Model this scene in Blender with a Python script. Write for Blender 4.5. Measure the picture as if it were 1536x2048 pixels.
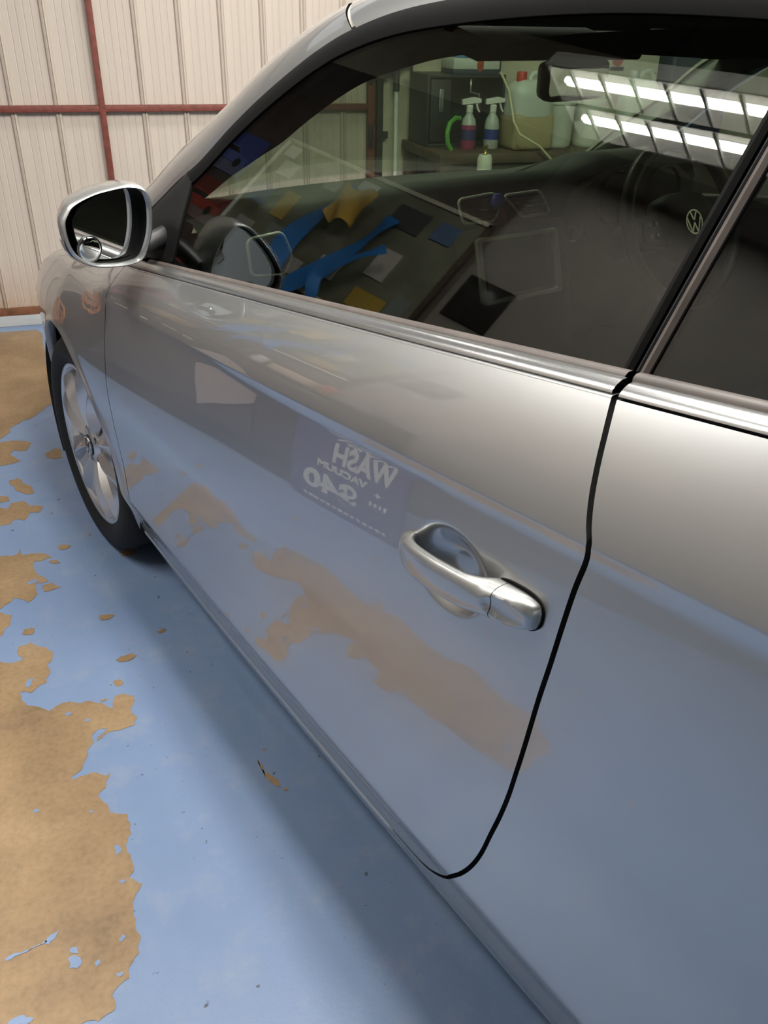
import bpy, bmesh, math, random
import numpy as np
from mathutils import Vector, Matrix, geometry

for _o in list(bpy.data.objects):
    bpy.data.objects.remove(_o)
SC = bpy.context.scene
COL = SC.collection
random.seed(7)
PI = math.pi

# ------------------------------------------------------------------ camera
TH = 0.3073                       # the car stands turned by this angle in the bay
CAR_LOC = (-0.1823, 2.3180, 0.0)
def car2world(v):
    c, s = math.cos(TH), math.sin(TH)
    return (c*v[0]-s*v[1], s*v[0]+c*v[1], v[2])
def make_camera():
    cd = bpy.data.cameras.new('camera')
    cd.sensor_fit = 'VERTICAL'; cd.sensor_height = 36.0; cd.sensor_width = 27.0
    cd.lens = 1700.0/2048.0*36.0
    cd.clip_start = 0.02; cd.clip_end = 200
    o = bpy.data.objects.new('camera', cd); COL.objects.link(o)
    pitch, roll, yaw = 0.5266, 0.0217, 0.6161
    fw = Vector((math.sin(yaw)*math.cos(pitch), math.cos(yaw)*math.cos(pitch), -math.sin(pitch)))
    r = Vector((math.cos(yaw), -math.sin(yaw), 0)); u = r.cross(fw)
    r2 = r*math.cos(roll)+u*math.sin(roll); u2 = -r*math.sin(roll)+u*math.cos(roll)
    r2, u2, fw = [Vector(car2world(v)) for v in (r2, u2, fw)]
    m = Matrix(((r2.x, u2.x, -fw.x, 0), (r2.y, u2.y, -fw.y, 0), (r2.z, u2.z, -fw.z, 1.3821), (0, 0, 0, 1)))
    o.matrix_world = m
    SC.camera = o
make_camera()

# ------------------------------------------------------------------ world, light, exposure
w = bpy.data.worlds.new('overcast_sky'); SC.world = w; w.use_nodes = True
bg = w.node_tree.nodes['Background']
bg.inputs[0].default_value = (0.92, 0.96, 1.0, 1); bg.inputs[1].default_value = .6
SC.view_settings.view_transform = 'Standard'
SC.view_settings.look = 'None'
SC.view_settings.gamma = 1.0
SC.view_settings.use_curve_mapping = False
SC.view_settings.exposure = 0.2
SC.cycles.caustics_reflective = False; SC.cycles.caustics_refractive = False
SC.cycles.sample_clamp_indirect = 5.0
TUBE_W = 44.0          # light given by each fluorescent tube, W
# (the fixtures themselves, with their tubes and lamps, are built by light_fixture below)

# ------------------------------------------------------------------ mesh helpers
class MB:
    def __init__(s): s.v = []; s.f = []
    def add(s, V, F):
        n = len(s.v); s.v += [tuple(float(c) for c in p) for p in V]; s.f += [tuple(i+n for i in f) for f in F]; return s
    def box(s, c, d, bev=0.0, seg=2, rot=None):
        if bev <= 0:
            V = [Vector((x*d[0]/2, y*d[1]/2, z*d[2]/2)) for x in (-1, 1) for y in (-1, 1) for z in (-1, 1)]
            F = [(0,1,3,2),(4,6,7,5),(0,4,5,1),(2,3,7,6),(0,2,6,4),(1,5,7,3)]
        else:
            bm = bmesh.new(); bmesh.ops.create_cube(bm, size=1)
            for q in bm.verts: q.co = Vector((q.co.x*d[0], q.co.y*d[1], q.co.z*d[2]))
            bmesh.ops.bevel(bm, geom=bm.edges[:], offset=min(bev, min(d)*.49), segments=seg, profile=.5, affect='EDGES')
            bm.verts.index_update(); V = [q.co.copy() for q in bm.verts]; F = [[q.index for q in f.verts] for f in bm.faces]; bm.free()
        if rot is not None: V = [rot @ q for q in V]
        return s.add([q+Vector(c) for q in V], F)
    def lathe(s, prof, c=(0,0,0), axis='Z', n=24, rot=None, closed=False):
        V = []; F = []; m = len(prof)
        for i in range(n):
            a = 2*PI*i/n
            for r, h in prof:
                if axis == 'Z': p = Vector((r*math.cos(a), r*math.sin(a), h))
                elif axis == 'X': p = Vector((h, r*math.cos(a), r*math.sin(a)))
                else: p = Vector((r*math.sin(a), h, r*math.cos(a)))
                if rot is not None: p = rot @ p
                V.append(p+Vector(c))
        for i in range(n):
            j = (i+1) % n
            for k in range(m-1+(1 if closed else 0)):
                k2 = (k+1) % m
                F.append((i*m+k, j*m+k, j*m+k2, i*m+k2))
        return s.add(V, F)
    def tube(s, pts, r, n=10, closed=False, cap=True, flat=1.0):
        pts = [Vector(p) for p in pts]; m = len(pts); V = []; F = []
        rr = r if isinstance(r, (list, tuple)) else [r]*m
        up = None
        for i, p in enumerate(pts):
            if closed: t = pts[(i+1) % m]-pts[(i-1) % m]
            else: t = pts[min(i+1, m-1)]-pts[max(i-1, 0)]
            t.normalize()
            if up is None:
                up = Vector((0,0,1)) if abs(t.z) < .9 else Vector((0,1,0))
            up = (up-t*up.dot(t)).normalized(); sd = t.cross(up)
            for k in range(n):
                a = 2*PI*k/n
                V.append(p+sd*math.cos(a)*rr[i]+up*math.sin(a)*rr[i]*flat)
        for i in range(m if closed else m-1):
            j = (i+1) % m
            for k in range(n):
                k2 = (k+1) % n
                F.append((i*n+k, i*n+k2, j*n+k2, j*n+k))
        if cap and not closed:
            F.append(tuple(range(n-1, -1, -1))); F.append(tuple(range((m-1)*n, m*n)))
        return s.add(V, F)
    def grid(s, P, flip=False):
        P = np.asarray(P, float); a, b = P.shape[:2]
        F = []
        for i in range(a-1):
            for j in range(b-1):
                q = (i*b+j, (i+1)*b+j, (i+1)*b+j+1, i*b+j+1)
                F.append(q[::-1] if flip else q)
        return s.add(P.reshape(-1, 3), F)
    def loft(s, rings, close=True, cap0=False, cap1=False):
        m = len(rings[0]); V = [p for r in rings for p in r]; F = []
        for i in range(len(rings)-1):
            for k in range(m if close else m-1):
                k2 = (k+1) % m
                F.append((i*m+k, i*m+k2, (i+1)*m+k2, (i+1)*m+k))
        if cap0: F.append(tuple(range(m-1, -1, -1)))
        if cap1: F.append(tuple(range((len(rings)-1)*m, len(rings)*m)))
        return s.add(V, F)
    def prism(s, poly, fn, d0, d1):
        """extrude a 2-D outline; fn(a, b, d) gives the point"""
        n = len(poly)
        V = [fn(a, b, d0) for a, b in poly]+[fn(a, b, d1) for a, b in poly]
        F = [tuple(range(n-1, -1, -1)), tuple(range(n, 2*n))]+[(k, (k+1) % n, n+(k+1) % n, n+k) for k in range(n)]
        return s.add(V, F)
    def build(s, name, mat, parent=None, smooth=True, angle=38, fix=True, **props):
        me = bpy.data.meshes.new(name); me.from_pydata(s.v, [], s.f)
        if fix:
            bm = bmesh.new(); bm.from_mesh(me); bmesh.ops.recalc_face_normals(bm, faces=bm.faces); bm.to_mesh(me); bm.free()
        if smooth:
            for p in me.polygons: p.use_smooth = True
            me.set_sharp_from_angle(angle=math.radians(angle))
        if mat: me.materials.append(mat)
        o = bpy.data.objects.new(name, me); COL.objects.link(o)
        if parent is not None: o.parent = parent
        for k, v in props.items(): o[k] = v
        return o

def empty(name, label=None, cat=None, loc=(0,0,0), rz=0.0, group=None, parent=None, kind=None):
    o = bpy.data.objects.new(name, None); COL.objects.link(o)
    o.empty_display_size = .1; o.location = loc; o.rotation_euler = (0, 0, rz)
    if label: o['label'] = label
    if cat: o['category'] = cat
    if group: o['group'] = group
    if kind: o['kind'] = kind
    if parent is not None: o.parent = parent
    return o
def tag(o, label, cat, group=None):
    o['label'] = label; o['category'] = cat
    if group: o['group'] = group
    return o
def dup(o, name=None, parent=None, loc=None):
    c = o.copy(); COL.objects.link(c)
    if parent is not None: c.parent = parent
    if loc is not None: c.location = loc
    for ch in list(o.children): dup(ch, None, c)
    return c
def text_mesh(name, body, size, mat, parent, M, extr=.002, shear=0.0, spacing=1.0, fit=None):
    cu = bpy.data.curves.new(name, 'FONT'); cu.body = body; cu.size = size; cu.extrude = extr
    cu.align_x = 'CENTER'; cu.align_y = 'CENTER'; cu.shear = shear; cu.space_character = spacing; cu.offset = size*.035
    t = bpy.data.objects.new('tmp_text', cu); COL.objects.link(t)
    dg = bpy.context.evaluated_depsgraph_get()
    me = bpy.data.meshes.new_from_object(t.evaluated_get(dg)); bpy.data.objects.remove(t)
    xs = [q.co.x for q in me.vertices]; ys = [q.co.y for q in me.vertices]
    cx, cy = (min(xs)+max(xs))/2, (min(ys)+max(ys))/2
    kx = fit[0]/(max(xs)-min(xs)) if fit else 1; ky = fit[1]/(max(ys)-min(ys)) if fit else 1
    for q in me.vertices: q.co = M @ Vector(((q.co.x-cx)*kx, (q.co.y-cy)*ky, q.co.z))
    me.materials.clear(); me.materials.append(mat)
    o = bpy.data.objects.new(name, me); COL.objects.link(o); o.parent = parent
    return o

# ------------------------------------------------------------------ materials
def nt(name):
    m = bpy.data.materials.new(name); m.use_nodes = True
    return m, m.node_tree.nodes, m.node_tree.links, m.node_tree.nodes['Principled BSDF']
def setp(b, **k):
    for a, v in k.items():
        a = a.replace('_', ' ')
        if isinstance(v, tuple) and len(v) == 3: v = (*v, 1)
        b.inputs[a].default_value = v
def mat(name, col, rough=.5, metal=0.0, bump=0.0, bscale=60, var=0.0, vscale=8, spec=.5, **k):
    m, N, L, b = nt(name)
    setp(b, Base_Color=col, Roughness=rough, Metallic=metal, **k); b.inputs['Specular IOR Level'].default_value = spec
    if var or bump:
        tc = N.new('ShaderNodeTexCoord')
        if var:
            n = N.new('ShaderNodeTexNoise'); n.inputs['Scale'].default_value = vscale; n.inputs['Detail'].default_value = 6
            L.new(tc.outputs['Object'], n.inputs['Vector'])
            r = N.new('ShaderNodeValToRGB'); r.color_ramp.elements[0].position = .3; r.color_ramp.elements[1].position = .72
            r.color_ramp.elements[0].color = (*[c*(1-var) for c in col], 1); r.color_ramp.elements[1].color = (*[min(1, c*(1+var)) for c in col], 1)
            L.new(n.outputs['Fac'], r.inputs['Fac']); L.new(r.outputs['Color'], b.inputs['Base Color'])
        if bump:
            n2 = N.new('ShaderNodeTexNoise'); n2.inputs['Scale'].default_value = bscale; n2.inputs['Detail'].default_value = 4
            L.new(tc.outputs['Object'], n2.inputs['Vector'])
            bp = N.new('ShaderNodeBump'); bp.inputs['Strength'].default_value = bump; bp.inputs['Distance'].default_value = .01
            L.new(n2.outputs['Fac'], bp.inputs['Height']); L.new(bp.outputs['Normal'], b.inputs['Normal'])
    return m
def glass_mat(name, tint, ior=1.5, rough=0.0):
    m = bpy.data.materials.new(name); m.use_nodes = True; N = m.node_tree.nodes; L = m.node_tree.links; N.clear()
    out = N.new('ShaderNodeOutputMaterial'); mx = N.new('ShaderNodeMixShader')
    tr = N.new('ShaderNodeBsdfTransparent'); tr.inputs[0].default_value = (*tint, 1)
    gl = N.new('ShaderNodeBsdfGlossy'); gl.inputs['Roughness'].default_value = rough
    fr = N.new('ShaderNodeFresnel'); ge = N.new('ShaderNodeNewGeometry')
    mr = N.new('ShaderNodeMapRange'); mr.inputs[3].default_value = ior; mr.inputs[4].default_value = 1/ior     # same thin-pane reflectance from both faces
    L.new(ge.outputs['Backfacing'], mr.inputs[0]); L.new(mr.outputs[0], fr.inputs['IOR'])
    L.new(fr.outputs[0], mx.inputs[0]); L.new(tr.outputs[0], mx.inputs[1]); L.new(gl.outputs[0], mx.inputs[2]); L.new(mx.outputs[0], out.inputs[0])
    return m
def emit_mat(name, col, s):
    m, N, L, b = nt(name); setp(b, Base_Color=(.9,.9,.9), Emission_Color=col); b.inputs['Emission Strength'].default_value = s
    return m

M = {}
M['paint'] = mat('silver_car_paint', (.385,.39,.385), .38, .87, Coat_Weight=1.0, Coat_Roughness=.012, Coat_IOR=1.75)
M['satin'] = mat('satin_silver_trim', (.42,.42,.415), .26, .9)
M['chrome'] = mat('chrome', (.8,.8,.78), .2, 1.0)
M['ventring'] = mat('vent_ring_chrome_glint', (.88,.87,.80), .3, .0)  # pale non-metal colour stands in for reflections on the chrome ring
M['rim'] = mat('alloy_rim_silver', (.56,.55,.54), .33, .85, Coat_Weight=.6, Coat_Roughness=.08)
M['rubber'] = mat('black_rubber', (.007,.007,.007), .8, spec=.06)
M['seal'] = mat('weathered_brown_rubber_seal', (.075,.062,.054), .5, var=.25, vscale=20)
M['tyre'] = mat('tyre_rubber', (.009,.009,.009), .7, bump=.15, bscale=90, spec=.25)
M['liner'] = mat('black_arch_liner', (.010,.010,.011), .9)
M['dark'] = mat('black_gap_shade', (.004,.004,.005), .9)  # near-black colour stands in for the deep shade in gaps
M['dash'] = mat('dark_grey_soft_dash', (.022,.024,.024), .6, spec=.35)
M['plastic'] = mat('black_plastic', (.011,.011,.012), .4)
M['trimplastic'] = mat('black_textured_plastic', (.012,.0115,.0115), .65, spec=.12)
M['cloth'] = mat('charcoal_seat_fabric', (.028,.029,.033), .9)
M['headliner'] = mat('dark_headliner_fabric', (.024,.024,.023), .98, spec=.0)
M['stackmat'] = mat('dark_brown_console_plastic', (.020,.016,.014), .5)
M['silverplastic'] = mat('silver_console_trim', (.55,.54,.48), .4, .2)
M['screen'] = mat('dark_radio_screen', (.02,.018,.017), .2)
M['mirror'] = mat('mirror_glass', (.86,.88,.88), .0, 1.0)
M['lens'] = mat('clear_lens', (.35,.34,.36), .15, .3, Coat_Weight=1.0)
M['glass'] = glass_mat('tinted_side_glass', (.64,.68,.625))
M['glassq'] = glass_mat('dark_tinted_rear_glass', (.52,.56,.56))
M['wind'] = glass_mat('green_windscreen_glass', (.84,.90,.80))
M['red'] = mat('hazard_red', (.25,.03,.02), .4)
M['bluetoy'] = mat('blue_plastic', (.02,.05,.35), .35)

# ------------------------------------------------------------------ setting materials
def floor_paint():
    m, N, L, b = nt('blue_floor_paint')
    tc = N.new('ShaderNodeTexCoord')
    def noise(sc, det=6, rough=.6):
        n = N.new('ShaderNodeTexNoise'); n.inputs['Scale'].default_value = sc; n.inputs['Detail'].default_value = det; n.inputs['Roughness'].default_value = rough
        L.new(tc.outputs['Object'], n.inputs['Vector']); return n
    def ramp(src, stops):
        r = N.new('ShaderNodeValToRGB'); e = r.color_ramp.elements
        while len(e) < len(stops): e.new(.5)
        for k, (p, c) in enumerate(stops): e[k].position = p; e[k].color = (*c, 1)
        L.new(src, r.inputs['Fac']); return r
    base = ramp(noise(2.2).outputs['Fac'], [(.3, (.145,.215,.355)), (.7, (.185,.258,.400))])
    scuff = ramp(noise(9, 8, .7).outputs['Fac'], [(.52, (0,0,0)), (.78, (1,1,1))])
    mix = N.new('ShaderNodeMixRGB'); mix.inputs[2].default_value = (.25,.29,.36,1)
    mlt = N.new('ShaderNodeMath'); mlt.operation = 'MULTIPLY'; mlt.inputs[1].default_value = .75
    L.new(scuff.outputs[0], mlt.inputs[0]); L.new(mlt.outputs[0], mix.inputs[0]); L.new(base.outputs[0], mix.inputs[1])
    sp = ramp(noise(38, 3, .5).outputs['Fac'], [(.70, (0,0,0)), (.74, (1,1,1))])
    mix2 = N.new('ShaderNodeMixRGB'); mix2.inputs[2].default_value = (.06,.07,.09,1)
    L.new(sp.outputs[0], mix2.inputs[0]); L.new(mix.outputs[0], mix2.inputs[1])
    L.new(mix2.outputs[0], b.inputs['Base Color'])
    rr = ramp(noise(5, 5).outputs['Fac'], [(.3, (.38,)*3), (.7, (.58,)*3)]); L.new(rr.outputs[0], b.inputs['Roughness'])
    bp = N.new('ShaderNodeBump'); bp.inputs['Strength'].default_value = .12; bp.inputs['Distance'].default_value = .004
    L.new(noise(60, 4).outputs['Fac'], bp.inputs['Height']); L.new(bp.outputs[0], b.inputs['Normal'])
    return m
def concrete():
    m, N, L, b = nt('bare_tan_concrete')
    tc = N.new('ShaderNodeTexCoord')
    n1 = N.new('ShaderNodeTexNoise'); n1.inputs['Scale'].default_value = 4.5; n1.inputs['Detail'].default_value = 9; n1.inputs['Roughness'].default_value = .65
    n2 = N.new('ShaderNodeTexNoise'); n2.inputs['Scale'].default_value = 85; n2.inputs['Detail'].default_value = 4
    for n in (n1, n2): L.new(tc.outputs['Object'], n.inputs['Vector'])
    r = N.new('ShaderNodeValToRGB'); e = r.color_ramp.elements; e.new(.5)
    for k, (p, c) in enumerate(((.28, (.175,.115,.060)), (.5, (.265,.175,.090)), (.75, (.35,.245,.135)))): e[k].position = p; e[k].color = (*c, 1)
    L.new(n1.outputs['Fac'], r.inputs['Fac'])
    r2 = N.new('ShaderNodeValToRGB'); r2.color_ramp.elements[0].position = .3; r2.color_ramp.elements[0].color = (.78,.76,.74,1); r2.color_ramp.elements[1].position = .6
    L.new(n2.outputs['Fac'], r2.inputs['Fac'])
    mx = N.new('ShaderNodeMixRGB'); mx.blend_type = 'MULTIPLY'; mx.inputs[0].default_value = .8
    L.new(r.outputs[0], mx.inputs[1]); L.new(r2.outputs[0], mx.inputs[2]); L.new(mx.outputs[0], b.inputs['Base Color'])
    setp(b, Roughness=.62)
    bp = N.new('ShaderNodeBump'); bp.inputs['Strength'].default_value = .25; bp.inputs['Distance'].default_value = .004
    L.new(n2.outputs['Fac'], bp.inputs['Height']); L.new(bp.outputs[0], b.inputs['Normal'])
    return m
def cladding():
    m, N, L, b = nt('cream_steel_cladding')
    tc = N.new('ShaderNodeTexCoord'); mp = N.new('ShaderNodeMapping'); mp.inputs['Scale'].default_value = (22, 22, .8)
    L.new(tc.outputs['Object'], mp.inputs['Vector'])
    n = N.new('ShaderNodeTexNoise'); n.inputs['Scale'].default_value = 1.0; n.inputs['Detail'].default_value = 6; L.new(mp.outputs[0], n.inputs['Vector'])
    r = N.new('ShaderNodeValToRGB'); r.color_ramp.elements[0].position = .3; r.color_ramp.elements[1].position = .65
    r.color_ramp.elements[0].color = (.52,.45,.385,1); r.color_ramp.elements[1].color = (.57,.50,.43,1)
    L.new(n.outputs['Fac'], r.inputs['Fac'])
    # rust bleeding at the foot of the sheet and under the rail
    sx = N.new('ShaderNodeSeparateXYZ'); L.new(tc.outputs['Object'], sx.inputs[0])
    def band(z0, z1, amt):
        mr = N.new('ShaderNodeMapRange'); mr.inputs[1].default_value = z0; mr.inputs[2].default_value = z1; mr.inputs[3].default_value = amt; mr.inputs[4].default_value = 0
        L.new(sx.outputs[2], mr.inputs[0]); return mr
    lo = band(.10, .34, .75)
    n3 = N.new('ShaderNodeTexNoise'); n3.inputs['Scale'].default_value = 26; n3.inputs['Detail'].default_value = 5; L.new(tc.outputs['Object'], n3.inputs['Vector'])
    mu = N.new('ShaderNodeMath'); mu.operation = 'MULTIPLY'; L.new(lo.outputs[0], mu.inputs[0]); L.new(n3.outputs['Fac'], mu.inputs[1])
    mx = N.new('ShaderNodeMixRGB'); mx.inputs[2].default_value = (.34,.17,.055,1); L.new(mu.outputs[0], mx.inputs[0]); L.new(r.outputs[0], mx.inputs[1])
    L.new(mx.outputs[0], b.inputs['Base Color']); setp(b, Roughness=.42)
    return m
M['floor'] = floor_paint(); M['concrete'] = concrete(); M['clad'] = cladding()
M['redsteel'] = mat('red_oxide_steel', (.165,.040,.026), .6, var=.3, vscale=30, bump=.2, bscale=80)
M['rust'] = mat('rusty_steel', (.16,.065,.03), .75, var=.4, vscale=25)
M['plaster'] = mat('cream_plaster', (.60,.55,.44), .8, var=.12, vscale=5, bump=.15, bscale=40)
M['ceil'] = mat('grey_ceiling_sheet', (.075,.073,.07), .7, var=.15, vscale=3)
M['yard'] = mat('concrete_yard', (.9,.9,.88), .8, var=.1)
M['white'] = mat('white_enamel', (.75,.75,.72), .35)
M['alu'] = mat('polished_aluminium', (.86,.84,.80), .32, 1.0)
M['reflector'] = mat('white_lamp_reflector', (.93,.90,.85), .4)
M['blade'] = mat('white_louvre_blade', (.82,.80,.77), .4)
M['softtube'] = emit_mat('frosted_fluorescent_tube', (1.0,.985,.95), 8.0)
M['tube'] = emit_mat('fluorescent_tube', (1.0,.985,.95), 45.0)
M['wallboard'] = mat('brown_wall_board', (.10,.08,.07), .8, var=.35, vscale=6)
M['wood'] = mat('dark_brown_board', (.075,.050,.035), .6, var=.3, vscale=12)
M['blackmetal'] = mat('black_metal', (.020,.021,.023), .5)
M['darkgrey'] = mat('dark_grey_panel', (.060,.056,.058), .5, var=.15, vscale=10)

# ------------------------------------------------------------------ floor, walls, ceiling
XL, XR, YG, YB, ZC = -1.5, 3.6, 4.476, -4.4, 3.0
def fractal(poly, amp=.16, lev=2, rnd=None):
    for _ in range(lev):
        q = []
        for i in range(len(poly)):
            a = Vector(poly[i]); b = Vector(poly[(i+1) % len(poly)]); d = b-a; l = d.length
            q.append(tuple(a)); nrm = Vector((-d.y, d.x))
            k = min(1.0, .06/max(l, 1e-6))
            q.append(tuple(a+d*(.5+rnd.uniform(-.12, .12))+nrm*rnd.uniform(-amp, amp)*k))
        poly = q
    return poly
floor = MB().box(((XL+XR)/2, (YG+YB)/2, -.05), (XR-XL, YG-YB+.12, .1)).build('floor', M['floor'], kind='structure')
def patch(name, poly, z, m, lev=2):
    rnd = random.Random(len(poly)*17+int(poly[0][0]*1000))
    p = fractal(poly, .17, lev, rnd)
    p = [(max(XL+.01, x), min(YG-.02, y)) for x, y in p]
    tr = geometry.tessellate_polygon([[Vector((x, y, 0)) for x, y in p]])
    mb = MB(); mb.add([(x, y, z) for x, y in p], [tuple(t) for t in tr])
    o = mb.build(name, m, floor, smooth=False, fix=False)
    for f in o.data.polygons:
        if f.normal.z < 0: f.flip()
    return o
PATCH = {'top': [(-0.6466, 4.6059), (-0.6042, 4.5956), (-0.5194, 4.5749), (-0.4203, 4.5507), (-0.3509, 3.8851), (-0.3218, 3.4791), (-0.3266, 3.4489), (-0.3528, 3.3943), (-0.3788, 3.3561), (-0.4042, 3.3188), (-0.4306, 3.3113), (-0.4596, 3.2622), (-0.4667, 3.209), (-0.4985, 3.1507), (-0.5416, 3.1231), (-0.6242, 3.2505), (-0.6617, 3.4596), (-0.7657, 3.6098), (-0.7693, 3.9168), (-0.8474, 4.2071), (-0.7568, 4.3542), (-0.7378, 4.5556)], 'mid': [(-0.5376, 3.135), (-0.4966, 3.1241), (-0.4666, 3.1292), (-0.4254, 3.1183), (-0.386, 3.0949), (-0.3958, 3.0338), (-0.4153, 3.0265), (-0.4409, 3.0395), (-0.4586, 3.0072), (-0.4322, 2.9758), (-0.4135, 2.9469), (-0.444, 2.9313), (-0.4819, 2.9239), (-0.5083, 2.8964), (-0.5571, 2.9674), (-0.5951, 3.0619), (-0.571, 3.1181)], 'b1': [(-0.3363, 2.9807), (-0.3049, 3.0222), (-0.2844, 3.0105), (-0.273, 2.9334), (-0.3178, 2.9454)], 'b2': [(-0.4452, 2.8013), (-0.4181, 2.816), (-0.4014, 2.7678), (-0.3774, 2.7505), (-0.3564, 2.692), (-0.3833, 2.6837), (-0.4171, 2.7188), (-0.4383, 2.7669)], 'b3': [(-0.4743, 2.698), (-0.4374, 2.6829), (-0.4331, 2.6514), (-0.4618, 2.6492), (-0.4806, 2.6643)], 'b4': [(-0.4257, 2.6394), (-0.3946, 2.641), (-0.3705, 2.6046), (-0.3252, 2.5824), (-0.3416, 2.5481), (-0.3682, 2.5553), (-0.3791, 2.5111), (-0.414, 2.5206), (-0.4252, 2.496), (-0.4626, 2.4881), (-0.4767, 2.6138), (-0.4321, 2.6017)], 'b5': [(-0.2753, 2.3275), (-0.2546, 2.3303), (-0.2378, 2.3172), (-0.2583, 2.3018), (-0.2728, 2.3058)], 'low': [(-0.5384, 2.3393), (-0.4371, 2.3114), (-0.3969, 2.307), (-0.3856, 2.3451), (-0.3731, 2.3005), (-0.3088, 2.2895), (-0.2912, 2.2644), (-0.3411, 2.2581), (-0.3433, 2.2325), (-0.2977, 2.1437), (-0.3297, 2.1403), (-0.3243, 2.0846), (-0.3508, 2.0513), (-0.3834, 2.0835), (-0.4062, 2.0554), (-0.4173, 2.0416), (-0.5068, 2.0389), (-0.5843, 2.1396), (-0.5647, 2.2302), (-0.6319, 2.3123)], 'b6': [(-0.4534, 2.0405), (-0.4161, 2.0245), (-0.3847, 2.0047), (-0.3849, 1.9615), (-0.4081, 1.9158), (-0.4417, 1.9049)], 'main': [(-0.6272, 1.8792), (-0.4008, 1.8152), (-0.3664, 1.8007), (-0.3447, 1.8136), (-0.3633, 1.8431), (-0.3615, 1.8623), (-0.3304, 1.8736), (-0.2795, 1.8194), (-0.2813, 1.7814), (-0.2895, 1.7742), (-0.2828, 1.7352), (-0.29, 1.7011), (-0.3113, 1.6895), (-0.3215, 1.675), (-0.3486, 1.6827), (-0.3302, 1.6351), (-0.2816, 1.6006), (-0.2503, 1.6207), (-0.202, 1.6111), (-0.1539, 1.5807), (-0.1407, 1.5727), (-0.134, 1.613), (-0.1146, 1.6162), (-0.0959, 1.6022), (-0.0913, 1.5838), (-0.1013, 1.545), (-0.0889, 1.5252), (-0.1008, 1.5007), (-0.156, 1.4931), (-0.177, 1.4762), (-0.1688, 1.5045), (-0.1557, 1.5085), (-0.1765, 1.5106), (-0.187, 1.4981), (-0.1847, 1.4746), (-0.2001, 1.4493), (-0.1976, 1.4377), (-0.2077, 1.4119), (-0.2319, 1.3738), (-0.2077, 1.3805), (-0.1857, 1.3845), (-0.164, 1.3679), (-0.1515, 1.3747), (-0.1623, 1.3335), (-0.1794, 1.3154), (-0.161, 1.2907), (-0.1569, 1.2673), (-0.1268, 1.2555), (-0.1191, 1.2194), (-0.1249, 1.1913), (-0.1284, 1.1634), (-0.1186, 1.1325), (-0.1173, 1.1156), (-0.1266, 1.1021), (-0.1036, 1.0848), (-0.1109, 1.0711), (-0.1227, 1.0489), (-0.1207, 1.0038), (-0.1136, 0.9827), (-0.1176, 0.9468), (-0.1303, 0.9326), (-0.1354, 0.9079), (-0.1632, 0.8865), (-0.1601, 0.861), (-0.1865, 0.8489), (-0.2122, 0.8526), (-0.241, 0.8341), (-0.2934, 0.82), (-0.3949, 0.8145), (-0.4988, 0.8882), (-0.489, 0.9744), (-0.5587, 1.104), (-0.5379, 1.2063), (-0.6018, 1.3839), (-0.5831, 1.5377), (-0.6434, 1.7244)], 's1': [(-0.1378, 1.6668), (-0.1237, 1.6691), (-0.1142, 1.653), (-0.1275, 1.6417)], 's2': [(-0.027, 1.8293), (-0.0078, 1.8396), (0.0009, 1.8319), (-0.0154, 1.8208)], 's3': [(0.1852, 1.2319), (0.1963, 1.2313), (0.1991, 1.2252), (0.1896, 1.2233)], 's4': [(0.1648, 1.3519), (0.1699, 1.3534), (0.172, 1.3476), (0.1667, 1.3447)], 's6': [(0.1484, 1.3216), (0.1522, 1.3226), (0.1822, 1.2374), (0.1784, 1.2365)], 's7': [(-0.1696, 1.6061), (-0.156, 1.609), (-0.1534, 1.6032), (-0.167, 1.5986)]}
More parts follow.
